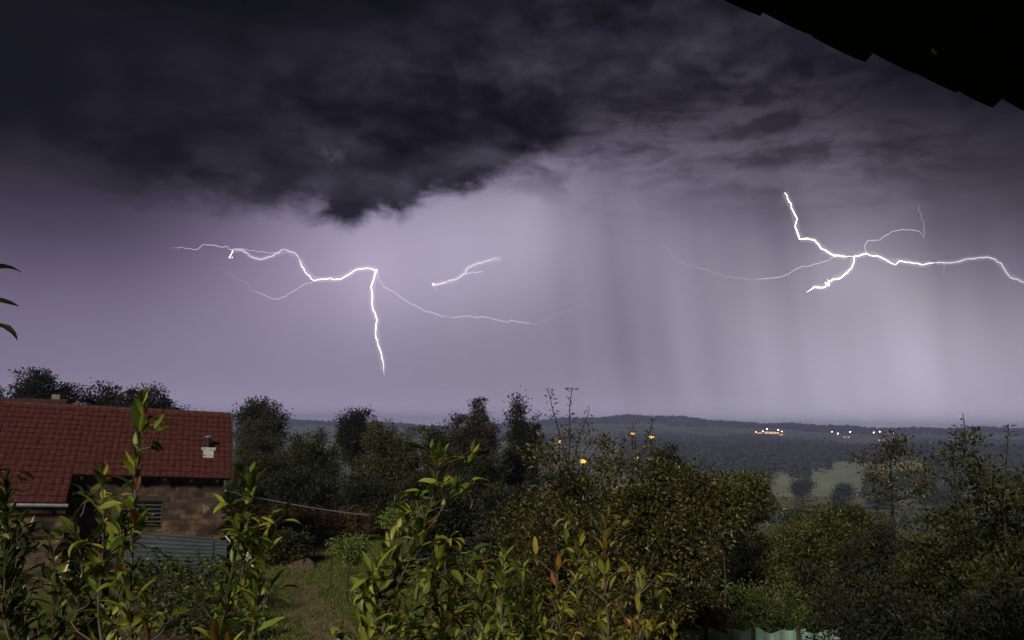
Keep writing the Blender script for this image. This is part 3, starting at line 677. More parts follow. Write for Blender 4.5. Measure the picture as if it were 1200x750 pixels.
# flue with a pale flashing, standing on the roof slope
fy = .95; fz = EZ + (fy - EY) * SL; fx = -.62
fl = MB().slab([(fx - .2, fy - .36, fz - .36 * SL + .06), (fx + .2, fy - .36, fz - .36 * SL + .06), (fx + .2, fy + .12, fz + .12 * SL + .06), (fx - .2, fy + .12, fz + .12 * SL + .06)], .04)
fl.box(fx - .28, fx + .28, fy + .02, fy + .1, fz + .08, fz + .2)
flue = warpV(MB().tube([(fx - .02, fy + .2, fz), (fx - .02, fy + .2, fz + .58)], .09, 14)).build('chimney', M['darkmetal'], roof, smooth=False)
warpV(fl).build('flashing', M['whitemetal'], roof)
warpV(MB().tube([(fx - .02, fy + .2, fz + .61), (fx - .02, fy + .2, fz + .635), (fx - .02, fy + .2, fz + .69)], [.16, .145, .03], 14)).build('chimney_cap', M['gutter'], roof)

# neighbour house behind the barn
nb = empty('neighbour_house', (P(18, 480, 50)[0] - 3.0, 51, 0), rad(8)); tag(nb, 'second red roofed house peeping over the left end of the barn', 'house')
nz = P(20, 467, 50)[2]
MB().box(-6, 5, -3, 3, -.2, nz - 2.6).build('wall', M['plaster'], nb)
nr = tiled(-6.3, 5.3, -3.4, nz - 2.75, 0, nz, seed=5); nr.slab([(-6.3, 0, nz), (-6.3, 3.4, nz - 2.75), (5.3, 3.4, nz - 2.75), (5.3, 0, nz)], .06); nro = nr.build('roof', M['tile_old'], nb)
MB().box(4.2, 4.7, .25, .7, nz - .7, nz + .35).build('chimney', M['old_lime'], nro)

# sheet metal fence before the barn
sf = empty('sheet_fence', (0, 0, 0)); tag(sf, 'grey corrugated metal sheet fence standing before the barn wall', 'fence')
a_ = P(150, 640, 29.6); b2 = P(266, 640, 31.2); zt0, zt1 = P(168, 621, 29.8)[2], P(262, 632, 31.1)[2]
n_ = 240; u = np.linspace(0, 1, n_); zz = np.linspace(0, 1, 40)
U, Z = np.meshgrid(u, zz); wav = .022 * np.sin(Z * 11 * 6.283)
nx, ny = -(b2[1] - a_[1]), (b2[0] - a_[0]); nl = math.hypot(nx, ny); nx /= nl; ny /= nl
pt = .05 + Z * ((zt0 - .05) * (1 - U) + (zt1 - .05) * U)
Gx = a_[0] * (1 - U) + b2[0] * U + nx * (wav + .02 * np.sin(U * 9)); Gy = a_[1] * (1 - U) + b2[1] * U + ny * (wav + .02 * np.sin(U * 9))
for k, (i0, i1, off) in enumerate([(0, 100, 0), (98, 205, .035), (203, 240, .0)]):
    b_ = MB(); b_.grid(np.stack([Gx[:, i0:i1] - nx * off, Gy[:, i0:i1] - ny * off, pt[:, i0:i1] - (.06 if k == 2 else .0)], -1)); o = b_.build('metal_sheet', M['sheet'], sf, smooth=True)
for t in (0, .42, .84, 1):
    x, y = a_[0] * (1 - t) + b2[0] * t + nx * .12, a_[1] * (1 - t) + b2[1] * t + ny * .12
    MB().tube([(x, y, -.2), (x, y, zt0 * (1 - t) + zt1 * t + .05)], .04, 8).build('post', M['darkwood'], sf)
# dark green netting with posts beside it
nf = empty('garden_net', (0, 0, 0)); tag(nf, 'dark green garden netting between short posts at the vegetable bed', 'netting')
pa, pb = P(236, 666, 27.6), P(276, 660, 28.6)
u = np.linspace(0, 1, 60); zz = np.linspace(0, 1, 10); U, Z = np.meshgrid(u, zz)
zt = pa[2] * (1 - U) + pb[2] * U - .1 - .14 * np.sin(U * math.pi * 3) ** 2
b_ = MB(); b_.grid(np.stack([pa[0] * (1 - U) + pb[0] * U + .04 * np.sin(U * 40), pa[1] * (1 - U) + pb[1] * U + .05 * np.sin(U * 31 + Z * 3), .05 + Z * (zt - .05)], -1)); no_ = b_.build('net', M['netdark'], nf, smooth=True)
for t in (0, .5, 1):
    x, y = pa[0] * (1 - t) + pb[0] * t, pa[1] * (1 - t) + pb[1] * t - .06; MB().tube([(x, y, -.1), (x, y, pa[2] * (1 - t) + pb[2] * t + .05)], .03, 6).build('post', M['darkwood'], nf)

# pale cable from the barn corner to the trees
ca, cb2 = P(264, 575, 32.2), P(432, 604, 40.0)
u = np.linspace(0, 1, 30)[:, None]; cp_ = ca * (1 - u) + cb2 * u; cp_[:, 2] -= .10 * 4 * (u * (1 - u))[:, 0]
tag(MB().tube(cp_, .028, 6).build('cable', M['cable'], smooth=True), 'thin pale cable running from the barn corner to the dark trees', 'cable')

# own roof overhang at the upper right, with an unseen house body added for its shade
def eave():
    e0 = np.array(P(840, 0, 1)); s = 1.5
    d0 = ray(812, -4); d1 = ray(1204, 136)
    a = cam_pos + d0 * (s / d0[2]); b = cam_pos + d1 * (s / d1[2])
    t = (b - a); Lt = np.linalg.norm(t); t /= Lt; nn = np.array([t[1], -t[0], 0]); up = np.array([0, 0, 1.0])
    ro = empty('house', tuple(a)); tag(ro, 'house of which only the dark tiled eave juts in at the upper right corner', 'house')
    sl = .55
    def W(l, s_, z): return t * l + nn * s_ + up * (z + s_ * sl)
    rng = np.random.default_rng(8)
    tw = Lt / 6.7; b_ = MB()
    for k in range(-5, 22):
        j = rng.normal(size=3) * [.022, .03, .010]
        uu = np.linspace(0, 1, 15); prof = -.028 * (1 - (1 - uu) ** 1.7) + .012
        for row in range(9):
            G = []
            for zo in (0, .018):
                for s_ in (0, .40):
                    G.append([W((k + uu_ * 1.01) * tw + j[0], row * .34 + s_ + j[1] * .4, pz + .03 + zo + (.02 if s_ == 0 else .045) - .03 + j[2] + (.012 * (k % 2))) for uu_, pz in zip(uu, prof)])
            G = np.array([G[0], G[1], G[3], G[2], G[0]]); b_.grid(G)
    b_.build('tile', M['tar'], ro, smooth=False)
    l0, l1, ridge = -5 * tw, 21.9 * tw, 6.2  # unseen left end cut short so sun reaches the near trees
    c = MB(); c.slab([W(l0, .10, -.035), W(l1, .10, -.035), W(l1, ridge, -.035), W(l0, ridge, -.035)][::-1], .03).build('soffit_board', M['tar'], ro)
    zr_ = ridge * sl; c = MB(); c.slab([W(l0, 2.9, .05), W(l1, 2.9, .05), W(l1, ridge, .06), W(l0, ridge, .06)], .04)
    c.slab([W(l0, ridge, .07), W(l1, ridge, .07), t * l1 + nn * (2 * ridge) + up * .05, t * l0 + nn * (2 * ridge) + up * .05], .06).build('roof', M['tile_old'], ro)
    for k in range(int((l1 - l0) / .75)):
        l = l0 + k * .75 + .1; MB().slab([W(l, .14, -.07), W(l + .1, .14, -.07), W(l + .1, 3.1, -.07), W(l, 3.1, -.07)][::-1], .13).build('rafter', M['tar'], ro)
    def wallbox(la, lb, sa, sb, za, zb):
        v = [t * l + nn * s_ + up * z for z in (za, zb) for s_ in (sa, sb) for l in (la, lb)]
        return MB().add(v, [(0, 1, 3, 2), (4, 6, 7, 5), (0, 4, 5, 1), (2, 3, 7, 6), (0, 2, 6, 4), (1, 5, 7, 3)])
    wallbox(l0 + .5, l1 - .5, 2.7, 9.6, -a[2] - .2, 1.3).build('wall', M['plaster'], ro)
    wallbox(l0 + .5, l1 - .5, .9, 2.69, -3.3, -3.12).build('balcony', M['plaster'], ro)
    # small hook catching light
    lp = P(1094, 60, 1); h = MB(); base = W(2.0, .22, -.09)
    d = ray(1094, 60); sc_ = (1.42) / d[2]; p = cam_pos + d * sc_ - a
    h.tube([p + np.array([-.03, 0, .06]), p, p + np.array([.012, .0, -.012])], [.002, .006, .004], 6).build('hook', M['gutter'], ro)
eave()

# ------------------------------------------------------------------ background trees
def bt(lab, *a, **k): return px_tree('tree', lab, 'tree', *a, **k)
bt('dark broad tree over the left part of the barn roof', 20, 97, 438, 62, 20, M['leaf_dark'], .24, ybot=500, ncl=130, per=80, cr=.6)
bt('dark tree next to the broad one over the barn roof', 90, 152, 449, 64, 21, M['leaf_dark'], .24, ybot=505, ncl=100, per=80, cr=.6)
bt('dark tree with airy top over the right part of the barn roof', 142, 230, 454, 62, 22, M['leaf_dark'], .24, ybot=505, ncl=95, per=70, cr=.55)
bt('dark tree tip cut by the left edge of the photo', -40, 5, 450, 60, 23, M['leaf_dark'], .24, ybot=510, ncl=70, per=70)
bt('dark oak rising behind the willow beside the barn', 266, 340, 462, 70, 24, M['leaf_dark'], .24, ybot=540, ncl=190, per=80, cr=.6)
bt('grey green rounded willow right beside the barn', 266, 345, 481, 48, 25, M['leaf_willow'], .16, bot=.03, ncl=400, per=90, aspect=.3, cr=.42)
bt('dark tree with a domed crown against the far hills', 390, 441, 478, 76, 26, M['leaf_dark'], .24, ybot=540, ncl=150, per=80, cr=.55)
bt('dull green spreading tree between willow and domed tree', 334, 412, 502, 55, 27, M['leaf_mid'], .17, bot=.05, ncl=330, per=80, cr=.5)
bt('olive green tree in the middle of the tree row', 416, 500, 490, 56, 28, M['leaf_olive'], .17, bot=.05, ncl=380, per=80, cr=.45)
bt('slim dark tree behind the olive green one', 490, 534, 484, 66, 29, M['leaf_mid'], .2, ybot=560, ncl=150, per=75)
bt('brownish rounded tree in the tree row', 526, 592, 477, 58, 30, M['leaf_brown'], .17, bot=.05, ncl=380, per=80, cr=.45)
bt('tall dark pointed tree behind the brownish one', 543, 580, 459, 68, 31, M['leaf_dark'], .22, kind='spiky', ybot=560, ncl=130, per=60, cr=.5)
bt('tall dark tree with pointed tips left of the leafy rods', 586, 636, 462, 64, 32, M['leaf_dark'], .22, kind='spiky', bot=.06, ncl=260, per=70, cr=.5)
bt('dark round bush tree behind the pear tree', 752, 812, 520, 30, 33, M['leaf_dark'], .12, bot=.1, ncl=240, per=80)
for k, (x0, x1, yt, D, lab) in enumerate([(262, 330, 548, 47, 'black green bush at the foot of the willow'), (320, 400, 545, 46, 'black green bush left of the cable end'), (385, 470, 552, 45, 'black green bush at the cable end'),
        (455, 545, 548, 44, 'black green bush behind the forked young tree'), (530, 620, 540, 42, 'black green bush in the middle behind the pear tree'), (485, 562, 580, 31, 'dark bush right behind the forked young tree'), (555, 650, 572, 30, 'dark bush between the forked young tree and the pear tree'), (610, 700, 545, 43, 'black green bush hidden behind the pear tree')]):
    px_tree('bush', lab, 'bush', x0, x1, yt, D, 60 + k, M['leaf_dark'], .16, bot=.02, ncl=260, per=70, group='dark bushes along the garden end')

# ------------------------------------------------------------------ middle distance fruit trees
def sh(D, pts, n, X, z0):
    return ([np.array(P(px, py, D)) - np.array([X, D, z0]) for px, py in pts], n)
X1 = P(672, 560, 14)[0]
pear = px_tree('pear_tree', 'large yellowing pear tree with two tall leafy rods on top', 'tree', 562, 782, 503, 14, 40, M['leaf_pear'], .072, bot=.28, ncl=420, per=110, cr=.25, shell=.5, depth=.8,
    shoots=[sh(13.6, s_, n, P(666, 505, 14)[0], float(gz(P(666, 505, 14)[0], 14)) - .05) for s_, n in [([(665, 570), (655, 520), (643, 480), (637, 452)], 60), ([(662, 560), (664, 510), (663, 475), (667, 452)], 70), ([(664, 560), (676, 510), (688, 478)], 45), ([(740, 560), (755, 520), (766, 488)], 40), ([(700, 560), (706, 520), (709, 508)], 25), ([(738, 570), (744, 530), (739, 497)], 55), ([(752, 560), (760, 530), (761, 505)], 45), ([(720, 560), (726, 530), (724, 512)], 35), ([(780, 570), (778, 540), (779, 520)], 35), ([(650, 560), (690, 520), (684, 492)], 30)]])
px_tree('pear_tree', 'second pear tree, dull and dense, at the right of the rods', 'tree', 696, 842, 530, 13, 41, M['leaf_pear'], .072, bot=.2, ncl=270, per=125, cr=.22, shell=.42, depth=.8)
px_tree('fruit_tree', 'yellow green fruit tree at the left of the dark gap', 'tree', 792, 880, 560, 19, 42, M['leaf_yellow'], .10, ybot=603, ncl=110, per=70, trunk_r=.05, lean=.5)
px_tree('fruit_tree', 'yellow green fruit tree right of the dark gap', 'tree', 893, 1015, 579, 20, 43, M['leaf_yellow'], .09, bot=.2, ncl=260, per=110, cr=.36)
px_tree('fruit_tree', 'small bushy fruit tree under the slender tree', 'tree', 985, 1100, 580, 17, 44, M['leaf_dark'], .08, bot=.1, ncl=230, per=110, cr=.28)  # dark leaf colour imitates the shade at the lower right
px_tree('fruit_tree', 'low dark fruit bush at the lower right', 'tree', 905, 1085, 640, 12, 45, M['leaf_dark'], .07, bot=.05, ncl=280, per=120, cr=.22)  # shade put into the leaf colour
px_tree('fruit_tree', 'dark dense fruit tree filling the right edge', 'tree', 1082, 1260, 520, 12, 46, M['leaf_mid'], .08, bot=.1, ncl=280, per=110, cr=.24, shoots=[sh(12, s_, n, P(1167, 520, 12)[0], float(gz(P(1167, 520, 12)[0], 12)) - .05) for s_, n in
     [([(1120, 600), (1112, 540), (1118, 500)], 60), ([(1150, 600), (1140, 530), (1098, 520)], 60), ([(1170, 600), (1176, 530), (1178, 497)], 60), ([(1130, 600), (1108, 560), (1092, 560)], 40), ([(1125, 540), (1128, 510), (1124, 484)], 4)]])
# slender tree with a visible trunk
Xs = P(1045, 600, 17)[0]
_sp = P(1045, 600, 17); _sz = float(gz(_sp[0], 17)) - .05
def _se(px, py, rx, ry):
    q = P(px, py, 17); return (q[0] - _sp[0], 0, q[2] - _sz, rx / FPX * 17, rx / FPX * 17, ry / FPX * 17)
make_tree('slender_tree', 'slender tree with a forked trunk and thin crown against the valley', 'tree', _sp[0], 17, [_se(1043, 535, 20, 20), _se(1018, 538, 12, 9), _se(1028, 555, 12, 12), _se(1068, 552, 14, 12), _se(1078, 570, 12, 10), _se(1050, 520, 12, 8), _se(1092, 545, 12, 10), _se(1035, 570, 8, 8)],
          .085, M['leaf_pear'], 47, ncl=52, per=26, cr=.26, trunk_r=.075, z0=_sz, shell=.7)
px_tree('fruit_tree', 'olive fruit tree between the slender tree and the dense right one', 'tree', 1035, 1135, 586, 15, 51, M['leaf_mid'], .08, bot=.1, ncl=210, per=100, cr=.24)
px_tree('fruit_tree', 'brown green fruit bush low in front of the dark gap', 'tree', 840, 965, 676, 17.8, 52, M['leaf_green'], .065, bot=.05, ncl=230, per=110, cr=.22)
px_tree('fruit_tree', 'yellow green tree rising behind the dark gap', 'tree', 822, 908, 555, 26, 54, M['leaf_yellow'], .12, ybot=612, ncl=170, per=100, trunk_r=.06)
px_tree('fruit_tree', 'dull low tree before the valley right of the dark gap', 'tree', 925, 1050, 584, 27, 55, M['leaf_mid'], .12, bot=.1, ncl=200, per=100)
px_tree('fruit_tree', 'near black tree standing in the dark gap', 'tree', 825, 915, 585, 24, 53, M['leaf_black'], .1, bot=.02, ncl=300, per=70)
# wild growth low behind the net
px_tree('fruit_tree', 'leggy dark fruit bush below the dark gap', 'tree', 757, 860, 672, 17.2, 48, M['leaf_pear'], .07, bot=.1, ncl=200, per=90, cr=.2)
px_tree('fruit_tree', 'dull green shrub in the bottom right corner', 'tree', 1040, 1230, 655, 9, 49, M['leaf_dark'], .07, bot=.1, ncl=300, per=50)  # corner shade carried by the darker leaf colour

# ------------------------------------------------------------------ young fruit trees before the balcony
def young_tree(label, foot, shoots_px, mat, seed, leaf=.105, extra=(), spacing=.022, group=None, droop=.3, name='young_fruit_tree'):
    """shoots_px: list of (D, [(px,py)...], first leafy fraction). All shoots grow out of one stem standing on the ground."""
    rng = np.random.default_rng(seed); x, y = foot; z0 = float(gz(x, y)) - .03; o3 = np.array([x, y, z0])
    root = empty(name, (x, y, z0)); tag(root, label, 'young tree', group)
    tb = MB(); pos = []; ax = []; scl = []
    fork = np.array([0, 0, 2.6])
    tb.tube(smooth_path([(0, 0, -.1), (.03, .02, 1.2), fork], 12), np.linspace(.055, .036, 12), 8)
    for (D, pts, f0) in shoots_px:
        q = [np.array(P(px, py, D + (dd[0] if dd else 0))) - o3 for (px, py, *dd) in pts]
        low = q[0]
        path = smooth_path([fork - [0, 0, .3 * rng.random()], fork * .5 + low * .5 + [0, 0, -.1], *q], 40)
        ln_ = np.linalg.norm(np.diff(path, axis=0), axis=1); tot = ln_.sum()
        tb.tube(path, np.linspace(.02, .0035, 40), 6)
        cum = np.concatenate([[0], np.cumsum(ln_)]); s = cum[-1]; 
        # side spurs and spiral leaves along the upper part
        L0 = tot * f0; n = int((tot - L0) / spacing); th = rng.random() * 6
        for k in range(n):
            d = L0 + (tot - L0) * (k + rng.random() * .6) / n; i = min(np.searchsorted(cum, d), 39); p = path[i]; tdir = norm(path[min(i + 1, 39)] - path[max(i - 1, 0)])
            th += 2.4 + rng.normal() * .4; e1 = norm(np.cross(tdir, [.3, .8, .1])); e2 = np.cross(tdir, e1); rdir = math.cos(th) * e1 + math.sin(th) * e2
            near_tip = (d / tot) ** 2
            if rng.random() < .5 + .5 * near_tip:
                pos.append(p); ax.append(rdir * (.9 - .45 * near_tip) + tdir * (.55 + .6 * near_tip) + rng.normal(size=3) * .22 + np.array([0, 0, .12])); scl.append((.5 + .75 * rng.random()) * (1 - .3 * (near_tip > .95)))
            if rng.random() < .13:                      # side spur or twig with its own rosette
                sl_ = (.06 + .10 * rng.random()) if rng.random() < .6 else (.2 + .22 * rng.random()) * (1.15 - .7 * near_tip)
                sp_ = p + norm(rdir * .7 + tdir * .7 + [0, 0, .15]) * sl_; md = (p + sp_) / 2 + [0, 0, -.05 * sl_] + rng.normal(size=3) * .02; tb.tube(np.array([p, md, sp_]), [.006, .005, .003], 5)
                for m_ in range(rng.integers(4, 9)):
                    rd = norm(rng.normal(size=3) * [1, 1, .5] + rdir * .5 + [0, 0, .5]); q_ = p + (sp_ - p) * (1 - .5 * rng.random() ** 2 * (sl_ > .15)); pos.append(q_ + rng.normal(size=3) * .008); ax.append(rd); scl.append(.5 + .6 * rng.random())
    for (pa_, pb_) in extra:
        p_ = np.array(pa_) - o3; pos.append(p_); ax.append(np.array(pb_) - np.array(pa_)); scl.append(np.linalg.norm(np.array(pb_) - np.array(pa_)) / leaf / 1.1); e_ = path[np.argmin(np.linalg.norm(path - p_, axis=1))]; tb.tube(np.array([e_, (e_ + p_) / 2 + [0, 0, .02], p_]), [.006, .004, .003], 5)
    pos = np.array(pos); ax = norm(np.array(ax)); scl = np.array(scl); N = len(pos)
    up = norm(np.array([0, 0, 1.0]) + rng.normal(size=(N, 3)) * .35); ln = leaf * scl; wd = ln * (.27 + .12 * rng.random(N))
    V, F = leaves_hi(pos, ax, up, ln, wd, .42 + droop * .5 + rng.normal(size=N) * .55, .25 + .35 * rng.random(N), rng)
    tb.build('trunk', M['twig'], root, smooth=True)
    link('foliage', mesh_np('foliage', V, [F], True), mat, root)
    return root
gy = 'young fruit trees below the balcony'
def foot(px, D): return (P(px, 700, D)[0], D)
young_tree('upright young fruit tree reaching above the barn ridge', foot(150, 4.6), [
    (4.6, [(150, 790), (152, 690), (158, 600), (160, 540), (166, 476)], .52), (4.6, [(160, 790), (150, 720), (140, 660), (142, 610)], .5), (4.6, [(130, 800), (112, 720), (122, 650), (120, 560)], .5),
    (4.5, [(160, 800), (176, 770), (172, 715)], .6)], M['leaf_fore'], 1, group=gy, leaf=.14)
rs = np.random.default_rng(12)
young_tree('dark leafy fruit tree crowding the lower left corner', foot(40, 5.2), [
    (5.2 + rs.normal() * .3, [(40 + rs.normal() * 25, 820), (px + rs.normal() * 8, 740), (px + rs.normal() * 10, py + 60), (px, py)], .42) for px, py in [(8, 600), (35, 622), (60, 640), (85, 615), (110, 640), (20, 680), (70, 690), (100, 690), (140, 660), (-20, 590), (50, 730), (120, 740), (5, 565), (92, 655)]], M['leaf_fore_dark'], 2, group=gy, leaf=.13, spacing=.02)
young_tree('bright young fruit tree before the barn corner', foot(265, 4.9), [
    (4.9, [(245, 800), (276, 720), (288, 650), (292, 600), (292, 556)], .52), (4.9, [(280, 800), (298, 740), (304, 680), (318, 625)], .56), (4.9, [(255, 800), (262, 730), (274, 660), (276, 610)], .6), (4.8, [(235, 830), (250, 770), (262, 730)], .5)], M['leaf_fore'], 3, group=gy, leaf=.145)
young_tree('forked young fruit tree with pale green tips at the centre left', foot(425, 4.8), [
    (4.8, [(420, 800), (440, 720), (468, 660), (500, 610), (513, 575), (514, 535)], .5), (4.8, [(430, 800), (470, 670), (510, 610), (535, 570), (552, 532)], .55), (4.8, [(420, 800), (445, 700), (450, 650), (480, 600)], .5), (4.8, [(430, 810), (460, 740), (505, 690), (515, 650)], .5), (4.9, [(400, 820), (420, 760), (432, 700)], .5), (4.7, [(440, 820), (470, 770), (480, 720)], .5)], M['leaf_fore'], 4, group=gy, leaf=.135)
young_tree('leafy green fruit tree along the bottom centre', foot(580, 5.0), [
    (5.0 + rs.normal() * .25, [(570 + rs.normal() * 25, 830), (px + rs.normal() * 8, 760), (px + rs.normal() * 8, py + 50), (px, py)], .42) for px, py in [(505, 690), (530, 665), (560, 660), (590, 655), (612, 672), (575, 690), (545, 715), (600, 720), (520, 740), (630, 700), (490, 735), (565, 745), (640, 740)]], M['leaf_fore'], 5, group=gy, leaf=.102, spacing=.013)
young_tree('yellowing young fruit tree with orange leaves at the bottom centre', foot(690, 5.0), [
    (5.0 + rs.normal() * .2, [(690 + rs.normal() * 20, 830), (px + rs.normal() * 8, 760), (px - 6, py + 55), (px, py)], .45) for px, py in [(712, 608), (680, 630), (655, 660), (700, 660), (725, 700), (752, 682), (665, 710), (770, 705), (690, 735), (740, 735), (790, 740), (640, 720)]], M['leaf_fore_yellow'], 6, group=gy, leaf=.098, spacing=.014)
# tree just outside the left edge: a few leaves reach in
young_tree('tree outside the left edge with three dark leaves reaching in', (-2.75, 3.2), [
    (3.2, [(-170, 560), (-130, 420), (-95, 318)], .75), (3.2, [(-170, 600), (-120, 450), (-90, 400)], .8)], M['leaf_fore_dark'], 7, leaf=.085, spacing=.05,
    extra=[(P(-24, 322, 3.2), P(24, 302, 3.2)), (P(-28, 350, 3.2), P(20, 352, 3.25)), (P(-26, 380, 3.2), P(24, 378, 3.15)), (P(-60, 350, 3.2), P(-20, 330, 3.2))])

# ------------------------------------------------------------------ garden: lawn, path, saplings, vegetables, maize
drape('path', [(372, 775), (462, 775), (348, 676), (328, 680)], M['path'], .012, 50, .45)
drape('vegetable_soil', [(120, 800), (300, 780), (300, 668), (150, 668)], M['soil'], .008, 40, .08)
rng = np.random.default_rng(21)
n = 62000
gx = -15 + 17 * rng.random(n); gy_ = 17 + 25 * rng.random(n)
ppx = gx / gy_ * FPX + 600
patch = np.sin(gx * 1.7) * np.cos(gy_ * 1.1) + .5 * np.sin(gx * 3.1 + gy_ * 2.3)
pc = [ground_at(415, 775), ground_at(338, 677)]
tl = ((gy_ - pc[0][1]) / (pc[1][1] - pc[0][1])); pxm = pc[0][0] + (pc[1][0] - pc[0][0]) * tl
hw_ = .8
on_path = (abs(gx - pxm) < hw_ * (1.0 - .45 * tl)) & (tl < 1)
keep = (ppx > 300 - 30 * rng.random(n)) & (patch + rng.normal(size=n) * .8 > -.9) & (~on_path | (rng.random(n) < .55))
gx, gy_ = gx[keep], gy_[keep]; n = len(gx)
pos = np.stack([gx, gy_, gz(gx, gy_) - .01], 1); axg = norm(np.stack([rng.normal(size=n) * .5, rng.normal(size=n) * .5, np.ones(n)], 1))
lg = .06 + .11 * rng.random(n)
V, F = leaves_lo(pos, axg, norm(rng.normal(size=(n, 3))), lg, .035)
o = link('grass', mesh_np('grass', V, [F], False), M['grass']); tag(o, 'rough short grass of the lawn beside the trodden path', 'grass', kind='stuff')

def sapling(label, px, ytop, ybot, x0, x1, yfoot, seed, mat):
    g_ = ground_at(px, yfoot); D = g_[1]; z0 = float(gz(g_[0], D)); t = P(px, ytop, D)[2] - z0; b_ = P(px, ybot, D)[2] - z0; W = (P(x1, ytop, D)[0] - P(x0, ytop, D)[0]) / 2
    return make_tree('sapling', label, 'sapling', g_[0], D, [(0, 0, (t + b_) / 2, W, W, (t - b_) / 2)], .10, mat, seed, ncl=60, per=34, cr=.2, trunk_r=.035, z0=z0, group='mop headed saplings on the lawn')
sapling('mop headed sapling on the lawn beside a bare stake', 407, 631, 656, 386, 428, 708, 90, M['leaf_bright'])
sapling('mop headed sapling behind the forked young tree', 470, 588, 626, 440, 500, 690, 91, M['leaf_bright'])
sapling('dark mop headed sapling at the right of the forked tree', 542, 652, 690, 515, 570, 735, 92, M['leaf_green'])
g_ = ground_at(387, 694); zt = P(387, 640, g_[1])[2]
tag(MB().tube([(g_[0], g_[1], gz(g_[0], g_[1]) - .2), (g_[0] + .01, g_[1], .8), (g_[0] + .03, g_[1], zt)], .025, 7).build('stake', M['darkwood']), 'thin bare stake left of the mop headed sapling', 'stake')
g_ = ground_at(333, 662)
make_tree('shrub', 'dark rounded shrub on the lawn near the barn', 'shrub', g_[0], g_[1], [(0, 0, .75, .95, .9, .7), (.3, .1, .6, .9, .9, .5)], .14, M['leaf_mid'], 95, ncl=110, per=44, cr=.25, trunk_r=.06)
# soil heap beside the shrub
hb = MB(); th = np.linspace(0, 6.28, 25); rr_ = np.linspace(1, 0, 9); T, R = np.meshgrid(th, rr_)
hx, hy = g_[0] + .95, g_[1] - .55; bump_ = 1 + .18 * np.sin(T * 3 + R * 5) + .1 * np.sin(T * 7)
hb.grid(np.stack([hx + R * .7 * np.cos(T) * bump_, hy + R * .6 * np.sin(T) * bump_, gz(hx, hy) - .03 + .3 * (1 - R ** 1.6) * bump_], -1)); tag(hb.build('soil_heap', M['soil'], smooth=True), 'brown heap of soil at the foot of the dark shrub', 'heap')

# vegetable plants: three kinds built once, then copied
def veg(seed, hgt, leaf):
    rng = np.random.default_rng(seed); root = empty('vegetable_plant'); st = MB(); st.tube(smooth_path([(0, 0, -.05), (.04, .02, hgt * .5), (-.02, .03, hgt)], 6), np.linspace(.016, .006, 6), 5)
    n = 75; u = .12 + .9 * rng.random(n); th = rng.random(n) * 6.28; rr_ = (.08 + .26 * rng.random(n)) * (1.15 - .6 * u)
    p = np.stack([np.cos(th) * rr_, np.sin(th) * rr_, u * hgt], 1); ax_ = np.stack([np.cos(th), np.sin(th), .3 - .8 * rng.random(n)], 1)
    V, F = leaves_lo(p, ax_, norm(np.array([0, 0, 1.0]) + rng.normal(size=(n, 3)) * .5), leaf * (.6 + .8 * rng.random(n)), leaf * .6)
    st.build('stem', M['twig'], root, smooth=True); link('foliage', mesh_np('foliage', V, [F], False), M['leaf_green'] if seed % 2 else M['leaf_mid'], root)
    return root
protos = [veg(s, h_, l) for s, h_, l in ((1, 1.25, .16), (2, 1.0, .14), (3, .75, .2))]
used = [False] * 3
def dup(r):
    c = r.copy(); col.objects.link(c)
    for ch in list(r.children):
        d = ch.copy(); col.objects.link(d); d.parent = c
    return c
vl = ['tall leafy vegetable plant in the bed before the sheet fence', 'medium dark vegetable plant in the bed before the sheet fence', 'low broad leaved vegetable plant in the bed before the sheet fence']
rng = np.random.default_rng(33); kk = 0
for row in range(7):
    for c in range(10):
        px = 150 + c * 15 + rng.normal() * 3 + row * 2; py = 672 + row * 13
        if px > 302: continue
        g_ = ground_at(px, py); i = int(rng.integers(0, 3)); o = protos[i] if not used[i] else dup(protos[i]); used[i] = True
        o.location = (g_[0], g_[1], gz(g_[0], g_[1])); s_ = .8 + .4 * rng.random(); o.scale = (s_, s_, s_); o.rotation_euler = (0, 0, rng.random() * 6.28); tag(o, vl[i], 'vegetable plant', 'vegetable plants in the bed')
def pole(label, px, py, pt, m='darkwood'):
    g_ = ground_at(px, py); z = P(px, pt, g_[1])[2]; tag(MB().tube([(g_[0], g_[1], gz(g_[0], g_[1]) - .2), (g_[0] + .02, g_[1], z)], .022, 6).build('garden_stake', M[m]), label, 'stake', 'stakes in the vegetable bed')
pole('stake at the left of the vegetable bed', 189, 716, 668); pole('stake in the middle of the vegetable bed', 236, 722, 670); pole('dark stake at the right end of the vegetable bed', 323, 735, 705); pole('tall pale stake beside the lawn', 307, 745, 680, 'twig')
for k, (dx_, dz_) in enumerate([(0, 0), (.1, .06), (.2, .02)]):   # pale canes leaning at the netting
    a = P(284, 650, 26 + k * .1); b = P(264 + k * 3, 628, 26.5 + k * .1); g0 = a + (a - b) * .9; g0[2] = max(g0[2], .02)
    tag(MB().tube([g0 + [dx_, 0, 0], b + [dx_, 0, dz_]], .018, 6).build('cane', M['cable']), 'pale cane leaning at the netting before the barn corner', 'cane', 'pale canes leaning by the barn corner')

